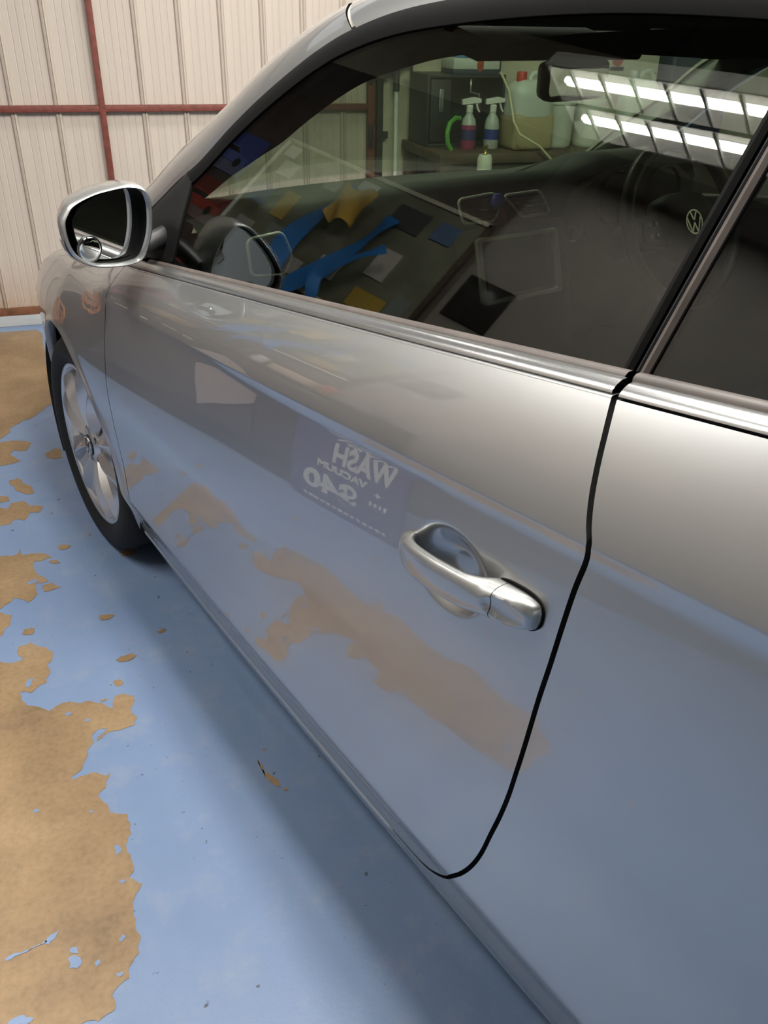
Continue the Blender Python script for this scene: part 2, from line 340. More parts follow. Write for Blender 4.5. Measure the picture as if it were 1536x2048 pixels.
HOLES = {'h1': [(-0.2319, 0.9714), (-0.226, 0.9742), (-0.2123, 0.9679), (-0.2107, 0.9541), (-0.2169, 0.9484), (-0.2297, 0.9522)], 'h1b': [(-0.2301, 0.989), (-0.2163, 0.9881), (-0.2154, 0.9756), (-0.2281, 0.9807)], 'h2': [(-0.2701, 1.0136), (-0.2625, 1.024), (-0.2475, 1.0305), (-0.2543, 1.0146), (-0.2639, 1.0058)], 'h3': [(-0.1897, 0.9501), (-0.1829, 0.9548), (-0.1795, 0.9493), (-0.1866, 0.9426)], 'h4': [(-0.1491, 0.9813), (-0.1419, 0.9909), (-0.136, 0.9845), (-0.1444, 0.9767)], 'h5': [(-0.1462, 1.0999), (-0.1375, 1.1026), (-0.1321, 1.0968), (-0.14, 1.0928)], 'h6': [(-0.1511, 1.1815), (-0.1412, 1.1815), (-0.1371, 1.1688), (-0.1473, 1.1604)], 'h7': [(-0.3029, 1.3128), (-0.2961, 1.3158), (-0.2899, 1.309), (-0.298, 1.3057)], 'h8': [(-0.247, 1.5825), (-0.2366, 1.5877), (-0.2307, 1.5779), (-0.2401, 1.5716)], 'h9': [(-0.2064, 1.5484), (-0.1969, 1.5513), (-0.1896, 1.5436), (-0.1996, 1.54)], 'h10': [(-0.3366, 1.7099), (-0.3303, 1.726), (-0.3211, 1.7279), (-0.3229, 1.706), (-0.3322, 1.6972)], 'h11': [(-0.1818, 1.4967), (-0.1713, 1.5107), (-0.1568, 1.5065), (-0.1638, 1.4953), (-0.177, 1.4762)], 'h12': [(-0.1563, 0.9205), (-0.1465, 0.9233), (-0.1427, 0.9187), (-0.1507, 0.9133)], 'h13': [(-0.322, 0.8858), (-0.3081, 0.8927), (-0.2972, 0.8927), (-0.2822, 0.8831), (-0.2927, 0.8764)], 'h14': [(-0.3335, 1.0004), (-0.3185, 1.0059), (-0.2992, 1.007), (-0.2837, 1.0093), (-0.2682, 1.0163), (-0.2661, 1.0125), (-0.299, 1.0024), (-0.3182, 1.0004), (-0.3312, 0.9953)], 'h15': [(-0.1963, 1.2819), (-0.1902, 1.2833), (-0.1865, 1.2778), (-0.1917, 1.2743)], 'h16': [(-0.3558, 2.1537), (-0.3306, 2.1628), (-0.3234, 2.1447), (-0.3488, 2.1395)]}

for k, pl in PATCH.items(): patch('worn_patch', pl, .0009, M['concrete'], 3 if k == 'main' else 2)
for k, pl in HOLES.items(): patch('paint_island', pl, .0017, M['floor'])
rndp = random.Random(5)
for k in range(46):                 # small chips in the paint along the worn edge
    x = rndp.uniform(-1.4, -.05); y = rndp.uniform(.6, 4.2)
    if x > -.25 and rndp.random() < .4: continue
    r = rndp.uniform(.004, .022); n = 9
    pl = [(x+r*1.6*math.cos(2*PI*i/n)*rndp.uniform(.5, 1.2), y+r*math.sin(2*PI*i/n)*rndp.uniform(.5, 1.2)) for i in range(n)]
    patch('paint_chip', pl, .0013, M['concrete'], 1)
MB().box((0, YG+4.2, -.06), (14, 8.2, .1)).build('ground', M['yard'], kind='structure')
def plain_wall(name, c, d, m): return MB().box(c, d).build(name, m, kind='structure')
plain_wall('wall_left', (XL-.06, (YG+YB)/2, ZC/2), (.12, YG-YB+.24, ZC), M['plaster'])
plain_wall('wall_right', (XR+.06, (YG+YB)/2, ZC/2), (.12, YG-YB+.24, ZC), M['plaster'])
plain_wall('wall_front', ((1.345+XR)/2, YG+.06, ZC/2), (XR-1.345, .12, ZC), M['plaster'])
bw = MB().box((-1.2, YB-.06, ZC/2), (.6, .12, ZC)).box((3.3, YB-.06, ZC/2), (.6, .12, ZC)).box((1.05, YB-.06, 2.8), (3.9, .12, .4))
bw.build('wall_back', M['plaster'], kind='structure')
# ceiling: ribbed sheets on steel purlins
ce = MB().box(((XL+XR)/2, (YG+YB)/2, ZC+.05), (XR-XL+.24, YG-YB+.24, .1)).build('ceiling', M['ceil'], kind='structure')
for y in (-3.4, -1.9, -.4, 1.1, 3.6): MB().box(((XL+XR)/2, y, ZC-.05), (XR-XL, .06, .1), .004).build('purlin', M['rust'], ce)

# ------------------------------------------------------------------ the gate: cream sheets in a red frame
GATE_TOP = 2.50
gate = empty('door_1', loc=(0, YG, 0), kind='structure')
PITCH = .1895
def sheet(w):
    # one cladding sheet: fine grooves across the pan, a raised rib at its right edge; y = 0 is the inner face
    prof = []
    g = .0016
    xs = [0]
    pan = w-.034
    prof.append((0, 0))
    for k in range(1, 5):
        x = pan*k/5
        prof += [(x-.0035, 0), (x, g), (x+.0035, 0)]
    prof += [(pan, 0), (pan+.006, -.013), (pan+.013, -.016), (pan+.0165, -.0095), (pan+.020, -.016), (pan+.027, -.013), (pan+.033, 0), (w, 0)]
    mb = MB(); z0, z1 = .10, GATE_TOP
    a = [(x, y, z0) for x, y in prof]; b = [(x, y, z1) for x, y in prof]
    mb.loft([a, b], close=False)
    a2 = [(x, y+.0012, z0) for x, y in prof]; b2 = [(x, y+.0012, z1) for x, y in prof]
    mb.loft([b2, a2], close=False)
    return mb
RIB0 = .2385                      # right edge of the rib next to the post
me0 = None
n0 = -9
for k in range(n0, 7):
    x1 = RIB0+PITCH*k*1.0; x0 = x1-PITCH
    if x0 > 1.27 or x1 < XL+.02: continue
    if me0 is None:
        o = sheet(PITCH).build('cladding_sheet', M['clad'], gate, angle=20, fix=False); me0 = o.data
    else:
        o = bpy.data.objects.new('cladding_sheet', me0); COL.objects.link(o); o.parent = gate
    o.location = (x0, 0, 0)
def gbar(name, c, d, m=None): return MB().box((c[0], c[1], c[2]), d, .003).build(name, m or M['redsteel'], gate)
gbar('frame_post', (.0335, -.022, (GATE_TOP+.1)/2), (.028, .03, GATE_TOP-.1))
gbar('frame_post', (1.306, -.022, (GATE_TOP+.1)/2), (.036, .04, GATE_TOP-.1))
gbar('frame_post', (-1.46, -.022, (GATE_TOP+.1)/2), (.04, .04, GATE_TOP-.1))
gbar('frame_rail', ((XL+1.3)/2, -.020, 1.001), (1.288-XL, .028, .028))
gbar('frame_rail', ((XL+1.3)/2, -.020, 2.2), (1.288-XL, .028, .03))
gbar('frame_rail', ((XL+1.3)/2, -.018, .098), (1.288-XL, .03, .034), M['rust'])
gbar('frame_rail', ((XL+1.3)/2, -.018, GATE_TOP), (1.288-XL, .036, .05))
for z in (.872, 1.155, .35):
    h = MB().box((1.345, -.030, z), (.10, .012, .034 if z != 1.155 else .045), .003); h.lathe([(.011, -.05), (.011, .05)], (1.300, -.045, z), n=12)
    h.build('hinge', M['blackmetal'], gate)
MB().box((1.345, YG-.03, 1.5), (.030, .06, 3.0), .003).build('trim_1', M['blackmetal'], kind='structure')
MB().box(((XL+1.345)/2, YG+.06, 2.94), (1.345-XL, .1, .12)).build('trim_2', M['redsteel'], kind='structure')

# ------------------------------------------------------------------ fluorescent fixtures
def light_fixture(label, c, ang, L=1.25, watts=TUBE_W, blades=True, hang=ZC):
    W2 = .185                                     # width of one reflector bay
    r = empty('ceiling_light', label, 'light', c, ang, 'twin tube fluorescent fixtures')
    body = MB()
    # white steel tray: two troughs side by side, open downwards
    body.box((0, 0, .062), (2*W2+.016, L+.02, .010), .003)
    for x in (-W2-.004, W2+.004): body.box((x, 0, .03), (.007, L+.02, .062), .002)
    for y in (-L/2-.006, L/2+.006): body.box((0, y, .03), (2*W2+.016, .008, .062), .002)
    body.build('housing', M['white'], r)
    MB().box((0, 0, .026), (.012, L, .056), .002).build('centre_spine', M['blackmetal'], r)
    for x in (-L*.32, L*.32):
        MB().lathe([(.006, .06), (.006, hang-c[2])], (0, x, 0), n=8).build('hanger_rod', M['blackmetal'], r)
    for s in (-1, 1):
        cx = s*(W2/2+.005)
        prof = [(-W2/2+.006+(W2-.012)*k/16) for k in range(17)]
        rings = [[(cx+p, y, .052-.052*(abs(p)/(W2/2-.006))**2.2) for p in prof] for y in (-L/2, L/2)]
        MB().loft(rings, close=False).build('reflector', M['reflector'], r, fix=False)
        MB().lathe([(0, -L/2+.03), (.0125, -L/2+.03), (.0125, L/2-.03), (0, L/2-.03)], (cx, 0, .026), axis='Y', n=14).build('tube', M['tube'] if blades else M['softtube'], r)
        for y in (-L/2+.018, L/2-.018):
            MB().lathe([(0, -.014), (.016, -.014), (.016, .014), (0, .014)], (cx, y, .026), axis='Y', n=14).build('lamp_holder', M['white'], r)
        if blades:
            nb = 9; bm_ = None
            for k in range(nb):
                y = -L/2+L*(k+.75)/(nb+.5)
                if bm_ is None:
                    b = MB(); q = [(-W2/2+.010, .0), (W2/2-.010, .0), (W2/2-.016, .014), (.018, .012), (-.018, .012), (-W2/2+.016, .014)]
                    for sgn in (-1, 1):
                        b.loft([[(a, sgn*(.0022+.004*max(0, .012-h)/.012), h-.002) for a, h in q]], close=True, cap1=True)
                    V = b.v[:]; b = MB(); n_ = len(q); b.loft([V[:n_], V[n_:]], cap0=True, cap1=True)
                    o = b.build('louvre_blade', M['blade'], r, angle=30); bm_ = o.data
                else:
                    o = bpy.data.objects.new('louvre_blade', bm_); COL.objects.link(o); o.parent = r
                o.location = (cx, y, 0)
        ld = bpy.data.lights.new('tube_light', 'AREA'); ld.shape = 'RECTANGLE'; ld.size = .03 if blades else .15; ld.size_y = L-.08
        ld.energy = watts; ld.color = (1.0, .975, .93)
        lo = bpy.data.objects.new('tube_light', ld); COL.objects.link(lo); lo.parent = r; lo.location = (cx, 0, .0125)
    return r
light_fixture('twin tube louvred light hung low over the gap between car and left wall', (-.945, 1.60, 2.36), .15, watts=TUBE_W*.24)
light_fixture('twin tube light near the ceiling above the left doors of the car', (.36, 1.05, 2.75), TH, watts=TUBE_W*.72, blades=False)
light_fixture('twin tube light near the ceiling above the middle of the car roof', (1.05, 1.75, 2.75), TH, watts=TUBE_W*.75, blades=False)
light_fixture('twin tube light near the ceiling above the right side of the car', (1.95, 1.0, 2.75), TH, watts=TUBE_W*.75, blades=False)
light_fixture('twin tube light near the ceiling in front of the gate', (.9, 3.6, 2.75), PI/2, watts=TUBE_W*.22, blades=False)  # unseen fixture, added so the gate gets enough light

# ------------------------------------------------------------------ the car: shape functions (car coordinates: x to its right, y forward, z up)
CW = 1.79
def pchip(xs, ys, x):
    xs = np.asarray(xs, float); ys = np.asarray(ys, float); h = np.diff(xs); d = np.diff(ys)/h
    m = np.zeros(len(xs)); m[0] = d[0]; m[-1] = d[-1]
    for i in range(1, len(xs)-1):
        if d[i-1]*d[i] > 0:
            w1 = 2*h[i]+h[i-1]; w2 = h[i]+2*h[i-1]; m[i] = (w1+w2)/(w1/d[i-1]+w2/d[i])
    x = np.asarray(x, float); i = np.clip(np.searchsorted(xs, x)-1, 0, len(h)-1); t = (x-xs[i])/h[i]; t_ = np.clip(t, 0, 1)
    v = (1+2*t_)*(1-t_)**2*ys[i]+t_*(1-t_)**2*h[i]*m[i]+t_*t_*(3-2*t_)*ys[i+1]+t_*t_*(t_-1)*h[i]*m[i+1]
    return v+np.where(t < 0, t*h[i]*m[i], 0)+np.where(t > 1, (t-1)*h[i]*m[i+1], 0)
def sstep(a, b, x):
    t = np.clip((np.asarray(x, float)-a)/(b-a), 0, 1); return t*t*(3-2*t)
def zc(y): return .967-.085*(y+1.837)-.30*np.maximum(0, y-.1)**2
def zt(y): return 1.088-.128*(y+1.80)-.16*np.maximum(0, y-.0)**2-.10*np.maximum(0, -2.3-y)**2
def zb(y): return zt(y)+.012
def plan(y): return .012*(y+1.2)**2+.115*np.maximum(0, y+.2)**2+1.3*np.maximum(0, y-.5)**2+.25*np.maximum(0, -2.45-y)**2
BL = ([.05,.10,.17,.20,.235,.275,.322,.332,.36,.42,.50,.58,.66,3], [.14,.105,.078,.064,.054,.044,.0265,.0235,.0215,.0195,.0125,.005,0,0])
AB = ([0,.031,.08,.14,.20,.26,.32,3], [.0049,.0019,-.0030,-.0084,-.0122,-.0140,-.0146,-.0146])
AE = ([0,.004,.010,.016,.020,.025,.031,3], [.0049,.0035,.0017,.0005,.0001,0,0,0])
def crease_k(y): return .22+.78*(1-sstep(-1.45, -.75, y))
def S(y, z):
    y = np.asarray(y, float); z = np.asarray(z, float); c_ = zc(y); t = zt(y)
    kc = crease_k(y); wd = np.clip(c_-z, 0, 2.9)
    lo = pchip(*AB, wd)-kc*pchip(*AE, wd)+pchip(*BL, np.minimum(z, 2.9))
    u = (z-c_)/(t-c_)
    hi = np.where(u > 0, .022*u+.030*u**2, 0)+.0049*(1-kc)*(1-np.clip(u, 0, 1))**2
    f = sstep(-.5, .12, y)
    ex = f*2.5*np.maximum(0, z-(.68-.15*np.maximum(y, 0)))**2
    return plan(y)+np.where(u <= 0, lo, hi)+ex
def G(y, z):
    d = z-zb(y); return plan(np.clip(y, -2.45, -.4))+.095+.40*d+.12*d*d

# door outline (front and rear shut lines), as (y, z)
ZD = .2225
FRONT = [(.2225,-.388),(.30,-.402),(.40,-.411),(.50,-.418),(.60,-.428),(.68,-.434),(.735,-.438),(.79,-.447),(.84,-.459),(.89,-.468),(.93,-.472)]
REAR = [(.2225,-1.500),(.2235,-1.535),(.227,-1.571),(.236,-1.598),(.248,-1.617),(.275,-1.646),(.305,-1.667),(.332,-1.683),(.363,-1.704),(.399,-1.723),(.445,-1.741),(.507,-1.760),(.57,-1.779),(.634,-1.794),(.709,-1.805),(.774,-1.812),(.827,-1.818),(.875,-1.822),(.917,-1.826),(.948,-1.831),(.967,-1.8335),(.985,-1.827),(1.006,-1.820),(1.033,-1.812),(1.059,-1.804),(1.091,-1.792)]
def s_of(y, z, z0): 
    c_ = zc(y); return np.where(z < c_, .75*(z-z0)/(c_-z0), .75+.25*(z-c_)/(zt(y)-c_))
def z_of(y, s, z0):
    c_ = zc(y); return np.where(s < .75, z0+(c_-z0)*s/.75, c_+(zt(y)-c_)*(s-.75)/.25)
def table(pts, z0):
    s = [float(s_of(y, z, z0)) for z, y in pts]; y = [p[1] for p in pts]
    o = [(a, b) for a, b in zip(s, y)]
    r = [o[0]]
    for a, b in o[1:]:
        if a > r[-1][0]+1e-4: r.append((a, b))
    return [a for a, b in r], [b for a, b in r]
TF = table(FRONT, ZD); TR = table(REAR, ZD)
def offset_line(pts, g, side):
    P = np.array([(y, z) for z, y in pts]); out = []
    for i in range(len(P)):
        t = P[min(i+1, len(P)-1)]-P[max(i-1, 0)]; t /= np.linalg.norm(t)
        n = np.array([t[1], -t[0]])*side; q = P[i]+n*g; out.append((q[1], q[0]))
    return out
GAP = .0065

def rim_edge(P, loop_y, loop_z): pass
def flange(mb, loop, inward, depth=.022):
    """loop: edge points (x,y,z) in order with outward (y,z) direction; adds a rounded, turned-in edge"""
    ring = []
    for p, o in loop:
        ring.append([p, (p[0]+.0005, p[1]+o[0]*.0013, p[2]+o[1]*.0013), (p[0]+.0018, p[1]+o[0]*.0021, p[2]+o[1]*.0021), (p[0]+depth, p[1]+o[0]*.0021, p[2]+o[1]*.0021)])
    mb.grid(np.array(ring))
def outward(pts, ctr=None, sign=1):
    P = np.array([(p[1], p[2]) for p in pts]); out = []
    for i in range(len(P)):
        t = P[min(i+1, len(P)-1)]-P[max(i-1, 0)]; l = np.linalg.norm(t); t = t/(l if l > 1e-9 else 1)
        out.append((t[1]*sign, -t[0]*sign))
    return list(zip([tuple(p) for p in pts], out))
def mirrored(o, name, parent):
    me = o.data.copy()
    for q in me.vertices: q.co.x = CW-q.co.x
    me.flip_normals()
    c = bpy.data.objects.new(name, me); COL.objects.link(c); c.parent = parent
    for k in o.keys(): c[k] = o[k]
    return c

car = empty('car', 'silver two-door hardtop coupe convertible parked on the blue painted floor', 'car', CAR_LOC, TH)

# ---- door skin with the grip bowl pressed into it
HB = (-1.655, .843)                                # bowl centre (y, z)
def bowl(y, z):
    a = math.radians(28)
    dy = y-HB[0]; dz = z-HB[1]
    p = dy*math.cos(a)-dz*math.sin(a); q = dy*math.sin(a)+dz*math.cos(a)
    r = np.sqrt((dy/.067)**2+(dz/.052)**2)
    return .026*(1-sstep(.25, 1.04, r))
us = np.concatenate([np.linspace(0, .76, 80), np.linspace(.76, 1, 130)[1:]])
ss = np.concatenate([np.linspace(0, 1, 26)**2*.10, np.linspace(.10, .56, 60)[1:], np.linspace(.56, .70, 74)[1:], np.linspace(.70, .78, 30)[1:], np.linspace(.78, 1, 30)[1:]])
yf = pchip(*TF, ss); yr = pchip(*TR, ss)
Y = yf[:, None]+(yr-yf)[:, None]*us[None, :]
Z = z_of(Y, ss[:, None]+0*Y, ZD)
X = S(Y, Z)+bowl(Y, Z)
Pd = np.stack([X, Y, Z], -1)
mb = MB().grid(Pd)
flange(mb, outward(Pd[:, 0], sign=-1), 1); flange(mb, outward(Pd[:, -1], sign=1), 1)
flange(mb, outward(Pd[0, :], sign=-1), 1); flange(mb, outward(Pd[-1, :], sign=1), 1, .012)
door = mb.build('door', M['paint'], car, angle=60, fix=False)

# ---- rear quarter with the sill running forward under the door
RQ = offset_line(REAR, GAP, -1)
ZQ = ZD-GAP*.75
RQ[0] = (ZQ, -1.500)
RQ = [RQ[0]]+[p for p in RQ[1:] if p[0] > ZQ+1e-4]
TQ = table(RQ, ZQ)
sq = np.concatenate([np.linspace(0, 1, 26)**2*.10, np.linspace(.10, .70, 60)[1:], np.linspace(.70, .78, 24)[1:], np.linspace(.78, 1, 26)[1:]])
yq = pchip(*TQ, sq)
uq = np.concatenate([np.linspace(0, .05, 14), np.linspace(.05, 1, 110)[1:]])
YE = -3.40
Yq = yq[:, None]+(YE-yq)[:, None]*uq[None, :]
Zq = z_of(Yq, sq[:, None]+0*Yq, ZQ)
Pq = np.stack([S(Yq, Zq), Yq, Zq], -1)
zs_ = np.concatenate([np.linspace(.13, ZQ, 16)])
yB = np.concatenate([np.linspace(-.372, -1.5, 90)[:-1], Yq[0]])
YB_, ZB_ = np.meshgrid(yB, zs_); Pb = np.stack([S(YB_, ZB_), YB_, ZB_], -1)
# a little proud rounded lip along the top of the sill
Pb[..., 0] -= .0035*np.exp(-((ZB_-(ZQ-.008))/.007)**2)*(YB_ > -1.5)
def cut_arch(mb, cy, r=.357):
    V = np.array(mb.v); d = np.hypot(V[:, 1]-cy, V[:, 2]-.315)
    mb.f = [f for f in mb.f if not np.mean(d[list(f)]) < r]
    used = set(i for f in mb.f for i in f)
    for i in used:
        if d[i] < r+.010:
            k = r/max(d[i], 1e-6); mb.v[i] = (mb.v[i][0], cy+(V[i, 1]-cy)*k, .315+(V[i, 2]-.315)*k)
mb = MB().grid(Pq).grid(Pb); cut_arch(mb, -2.578)
flange(mb, outward(Pq[:, 0], sign=-1), 1)
flange(mb, outward(Pb[-1, :90], sign=1), 1, .03); flange(mb, outward(Pb[0, :90], sign=-1), 1, .03)
bm = None
quarter = mb.build('rear_quarter_panel', M['paint'], car, angle=60, fix=False)

# ---- front wing: from the arch up to the bonnet line and round the front corner
na = 90; nr = 60
th = np.linspace(math.radians(-22), math.radians(205), na)
ay = .0-.357*np.cos(th); az = .315+.357*np.sin(th)          # arch, from rear foot over the top to the front
FY = -.3665
of = []
fl = [(ZD, -.388+GAP*.65)]+[(z, y+GAP*.55) for z, y in FRONT[1:]]
Lf = np.array([(y, z) for z, y in fl]); top0 = Lf[-1]
nb_ = int(na*.42)
tt = np.linspace(.17, .93, nb_)
zz = np.linspace(ZD, float(zt(-.468)), nb_); yy = np.interp(zz, [p[0] for p in fl], [p[1] for p in fl])
rear_edge = np.stack([yy, zz], 1)
nt_ = na-nb_
yt = np.linspace(-.468, .93, nt_+1)[1:]
k = np.linspace(0, 1, nt_)
top_edge = np.stack([yt, zt(yt)-.0*k], 1)
cut = int(nt_*.62)
yt = np.concatenate([np.linspace(yy[-1], .86, cut+1)[1:], np.full(nt_-cut, .86)])
zt_ = np.concatenate([zt(yt[:cut])-.004, np.linspace(float(zt(.86)), .18, nt_-cut+1)[1:]])
outer = np.concatenate([rear_edge, np.stack([yt, zt_], 1)])
v = np.linspace(0, 1, nr)**1.15
Yw = ay[None, :]*(1-v[:, None])+outer[None, :, 0]*v[:, None]
Zw = az[None, :]*(1-v[:, None])+outer[None, :, 1]*v[:, None]
Xw = S(Yw, Zw)-.006*np.exp(-(v[:, None]/.05)**2)
Pw = np.stack([Xw, Yw, Zw], -1)
mb = MB().grid(Pw, flip=True)
lip = [[tuple(p), (p[0]+.002, p[1]*.993, .315+(p[2]-.315)*.993), (p[0]+.03, p[1]*.99, .315+(p[2]-.315)*.99)] for p in Pw[0]]
mb.grid(np.array(lip))
flange(mb, outward(Pw[-1, :nb_+1], sign=1), 1)
# sill foot between the arch and the door
wing = mb.build('front_wing', M['paint'], car, angle=60, fix=False)
MB().box((.9, .9, .40), (.98, .10, .44), .04, 4).build('front_bumper', M['paint'], car)
MB().box((.895, -3.43, .55), (1.0, .10, .60), .05, 4).build('rear_bumper', M['paint'], car)

# ---- bonnet
yh = np.linspace(-.36, .86, 50)
hx = np.linspace(0, 1, 40)
Ph = np.zeros((50, 40, 3))
for i, y in enumerate(yh):
    x0 = float(S(y, zt(y)))+.004; z0 = float(zt(y))
    a = hx*2-1
    Ph[i, :, 0] = CW/2+a*(CW/2-x0); Ph[i, :, 1] = y; Ph[i, :, 2] = z0+.085*(1-np.abs(a)**2.4)-.03*max(0, y-.5)
MB().grid(Ph, flip=True).build('bonnet', M['paint'], car, angle=60, fix=False)

# ---- dark inner skin: closes the shut lines from behind and lines the door inside
yi = np.linspace(-3.2, -.44, 60); zi = np.linspace(.18, 1, 30)
Yi = np.repeat(yi[None, :], 30, 0); Zi = .20+(zt(Yi)-.20-.005)*np.linspace(0, 1, 30)[:, None]
Pi = np.stack([S(Yi, Zi)+.034, Yi, Zi], -1)
inner = MB().grid(Pi).build('inner_door_panel', M['dark'], car, fix=False)
# door card visible from inside, with its window sill top
Pc = []
for y in np.linspace(-3.0, -.45, 40):
    b_ = float(plan(max(y, -2.45)))+.095; t_ = float(zt(y))
    Pc.append([(b_+.012, y, t_+.002), (b_+.03, y, t_+.004), (b_+.06, y, t_-.008), (b_+.075, y, t_-.05), (b_+.07, y, t_-.16), (b_+.10, y, t_-.24), (b_+.09, y, t_-.30), (b_+.05, y, .30)])
card = MB().grid(np.array(Pc)).build('door_card', M['trimplastic'], car, fix=True)

# ---- waist trim and window seals
def belt_strip(y0, y1, offs, name, m, parent, n=70, flip=False):
    ys = np.linspace(y0, y1, n)
    return MB().grid(np.array([[(float(plan(y))+a, y, float(zt(y))+b) for a, b in offs] for y in ys])).build(name, m, parent, angle=50)
TRIM = [(.064,-.004),(.0565,.0028),(.0552,.0042),(.0560,.0068),(.0605,.0110),(.0665,.0142),(.0735,.0150),(.0755,.0140),(.076,.004)]
SEAL = [(.0755,.008),(.0765,.0150),(.0800,.0180),(.0860,.0185),(.0930,.0160),(.0960,.0110),(.096,.0)]
belt_strip(-.40, -1.788, [(.0590,-.012),(.0590,.006)], 'trim_gap_shade', M['dark'], door)  # near-black strip paints the shade between door top and trim
belt_strip(-1.80, -2.85, [(.0590,-.012),(.0590,.006)], 'trim_gap_shade', M['dark'], quarter)  # same painted shade strip along the quarter panel
belt_strip(-.40, -1.7905, TRIM, 'waist_trim', M['satin'], door)
belt_strip(-.55, -1.7855, SEAL, 'window_seal', M['seal'], door)
belt_strip(-1.7985, -2.85, [(a, b-.0024) for a, b in TRIM], 'waist_trim', M['satin'], quarter)
belt_strip(-1.7945, -2.85, SEAL, 'window_seal', M['seal'], quarter)

# ---- pillar, roof rail, seals, glass
LT = [(-.25,.90),(-.36,.975),(-.472,1.040),(-.56,1.095),(-.636,1.136),(-.743,1.212),(-.829,1.265),(-.972,1.337),(-1.055,1.366),(-1.221,1.398),(-1.6,1.420),(-2.1,1.395),(-2.6,1.285),(-2.95,1.12)]
OT = [(-.10,.90),(-.25,.985),(-.385,1.065),(-.475,1.125),(-.56,1.175),(-.675,1.240),(-.775,1.305),(-.905,1.368),(-1.005,1.400),(-1.19,1.432),(-1.6,1.454),(-2.1,1.430),(-2.6,1.315),(-2.95,1.14)]
kk = np.arange(len(LT))
def curve(T, t): return pchip(kk, [p[0] for p in T], t), pchip(kk, [p[1] for p in T], t)
def pillar_strip(t0, t1, n):
    ts = np.linspace(t0, t1, n); P = []
    for t in ts:
        ly, lz = curve(LT, t); oy, oz = curve(OT, t)
        l = np.array([G(ly, lz)-.004, ly, lz]); o = np.array([G(oy, oz)+.026, oy+.036, oz])
        row = [l+np.array([.022, 0, .004]), l+np.array([.004, 0, .0005])]
        for a in np.linspace(0, 1, 12): row.append(l*(1-a)+o*a+np.array([-.008, .0, .003])*math.sin(PI*a))
        row += [o+np.array([.008, .001, .0015]), o+np.array([.022, .0, .0]), o+np.array([.040, -.002, -.006]), o+np.array([.045, -.004, -.016])]
        P.append(row)
    return np.array(P)
TJ = 8.05
pillar = MB().grid(pillar_strip(0, TJ-.045, 90)).build('front_pillar', M['paint'], car, angle=60)
rail = MB().grid(pillar_strip(TJ+.045, 13, 80)).build('roof_rail', M['paint'], car, angle=60)
Pj = pillar_strip(TJ-.05, TJ+.05, 3); Pj[:, :, 0] += .004; Pj[:, :, 2] -= .002
MB().grid(Pj).build('roof_joint_seal', mat('pale_grey_joint_seal', (.42,.39,.34), .6), rail, angle=60)
def on_glass(t, dn, up):
    ly, lz = curve(LT, t); e = .01
    ty = curve(LT, min(t+e, 13))[0]-curve(LT, max(t-e, 0))[0]; tz = curve(LT, min(t+e, 13))[1]-curve(LT, max(t-e, 0))[1]
    l = math.hypot(ty, tz); ny, nz = -tz/l, ty/l                 # in-glass normal
    if nz > 0: ny, nz = -ny, -nz
    y = ly+ny*dn; z = lz+nz*dn
    return np.array([G(y, z)-up, y, z])
ts = np.linspace(.8, 12.6, 150)
MB().grid(np.array([[on_glass(t, a, b) for a, b in ((-.005,-.012),(-.004,.002),(.004,.0058),(.012,.0072),(.020,.0064),(.029,.0030),(.031,-.010))] for t in ts])).build('roof_seal', M['rubber'], car, angle=60)
# black mirror corner piece
sl = [(-.40,.925),(-.635,.958),(-.634,1.02),(-.632,1.08),(-.629,1.122),(-.600,1.118),(-.55,1.086),(-.50,1.055),(-.45,1.022)]
cy_, cz_ = -.55, 1.02
rows = []
for a in np.linspace(0, 1, 8):
    rows.append([(float(G(cy_+(y-cy_)*a, cz_+(z-cz_)*a))-.004-.006*(1-a**6), cy_+(y-cy_)*a, cz_+(z-cz_)*a) for y, z in sl+[sl[0]]])
rows.append([(p[0]+.03, p[1], p[2]) for p in rows[-1]])
MB().grid(np.array(rows)).build('mirror_corner_cover', M['trimplastic'], door, angle=50)

def pane(name, yfun0, yfun1, m, parent, n=60, nv=30, drop=.02, thick=.004):
    # curved pane between two slanting edges, from just under the waist to under the roof seal
    P = np.zeros((nv, n, 3)); tk = np.linspace(0, 13, 900)
    ly, lz = curve(LT, tk); o = np.argsort(ly); ly, lz = ly[o], lz[o]
    for j, u in enumerate(np.linspace(0, 1, n)):
        for i, vv in enumerate(np.linspace(0, 1, nv)):
            y = yfun0(vv)*(1-u)+yfun1(vv)*u
            ztop = float(np.interp(y, ly, lz))-.004; zbot = float(zb(y))-drop
            z = zbot+(ztop-zbot)*vv
            P[i, j] = (float(G(y, z)), y, z)
    mb = MB().grid(P); Q = P.copy(); Q[..., 0] += thick; mb.grid(Q, flip=True)
    e = [P[0], P[-1], P[:, 0], P[:, -1]]; f = [Q[0], Q[-1], Q[:, 0], Q[:, -1]]
    for a, b in zip(e, f): mb.grid(np.stack([a, b], 1))
    return mb.build(name, m, parent, angle=30)
pane('door_glass', lambda v: -.56-.02*v, lambda v: -1.772-.045*v, M['glass'], door)
pane('quarter_glass', lambda v: -1.795-.045*v, lambda v: -2.62+.25*v, M['glassq'], quarter, n=30)
def div_strip(y0, y1, name, m, pr):
    rows = []
    for v_ in np.linspace(0, 1, 40):
        z = 1.085+.335*v_; yc = -.045*v_
        rows.append([(float(G(y0+yc, z))+.008, y0+yc, z), (float(G(y0+yc, z))-pr, y0+yc, z), (float(G(.5*(y0+y1)+yc, z))-pr-.003, .5*(y0+y1)+yc, z), (float(G(y1+yc, z))-pr, y1+yc, z), (float(G(y1+yc, z))+.008, y1+yc, z)])
    return MB().grid(np.array(rows)).build(name, m, quarter, angle=50)
div_strip(-1.766, -1.777, 'glass_edge_seal', M['rubber'], .0015)
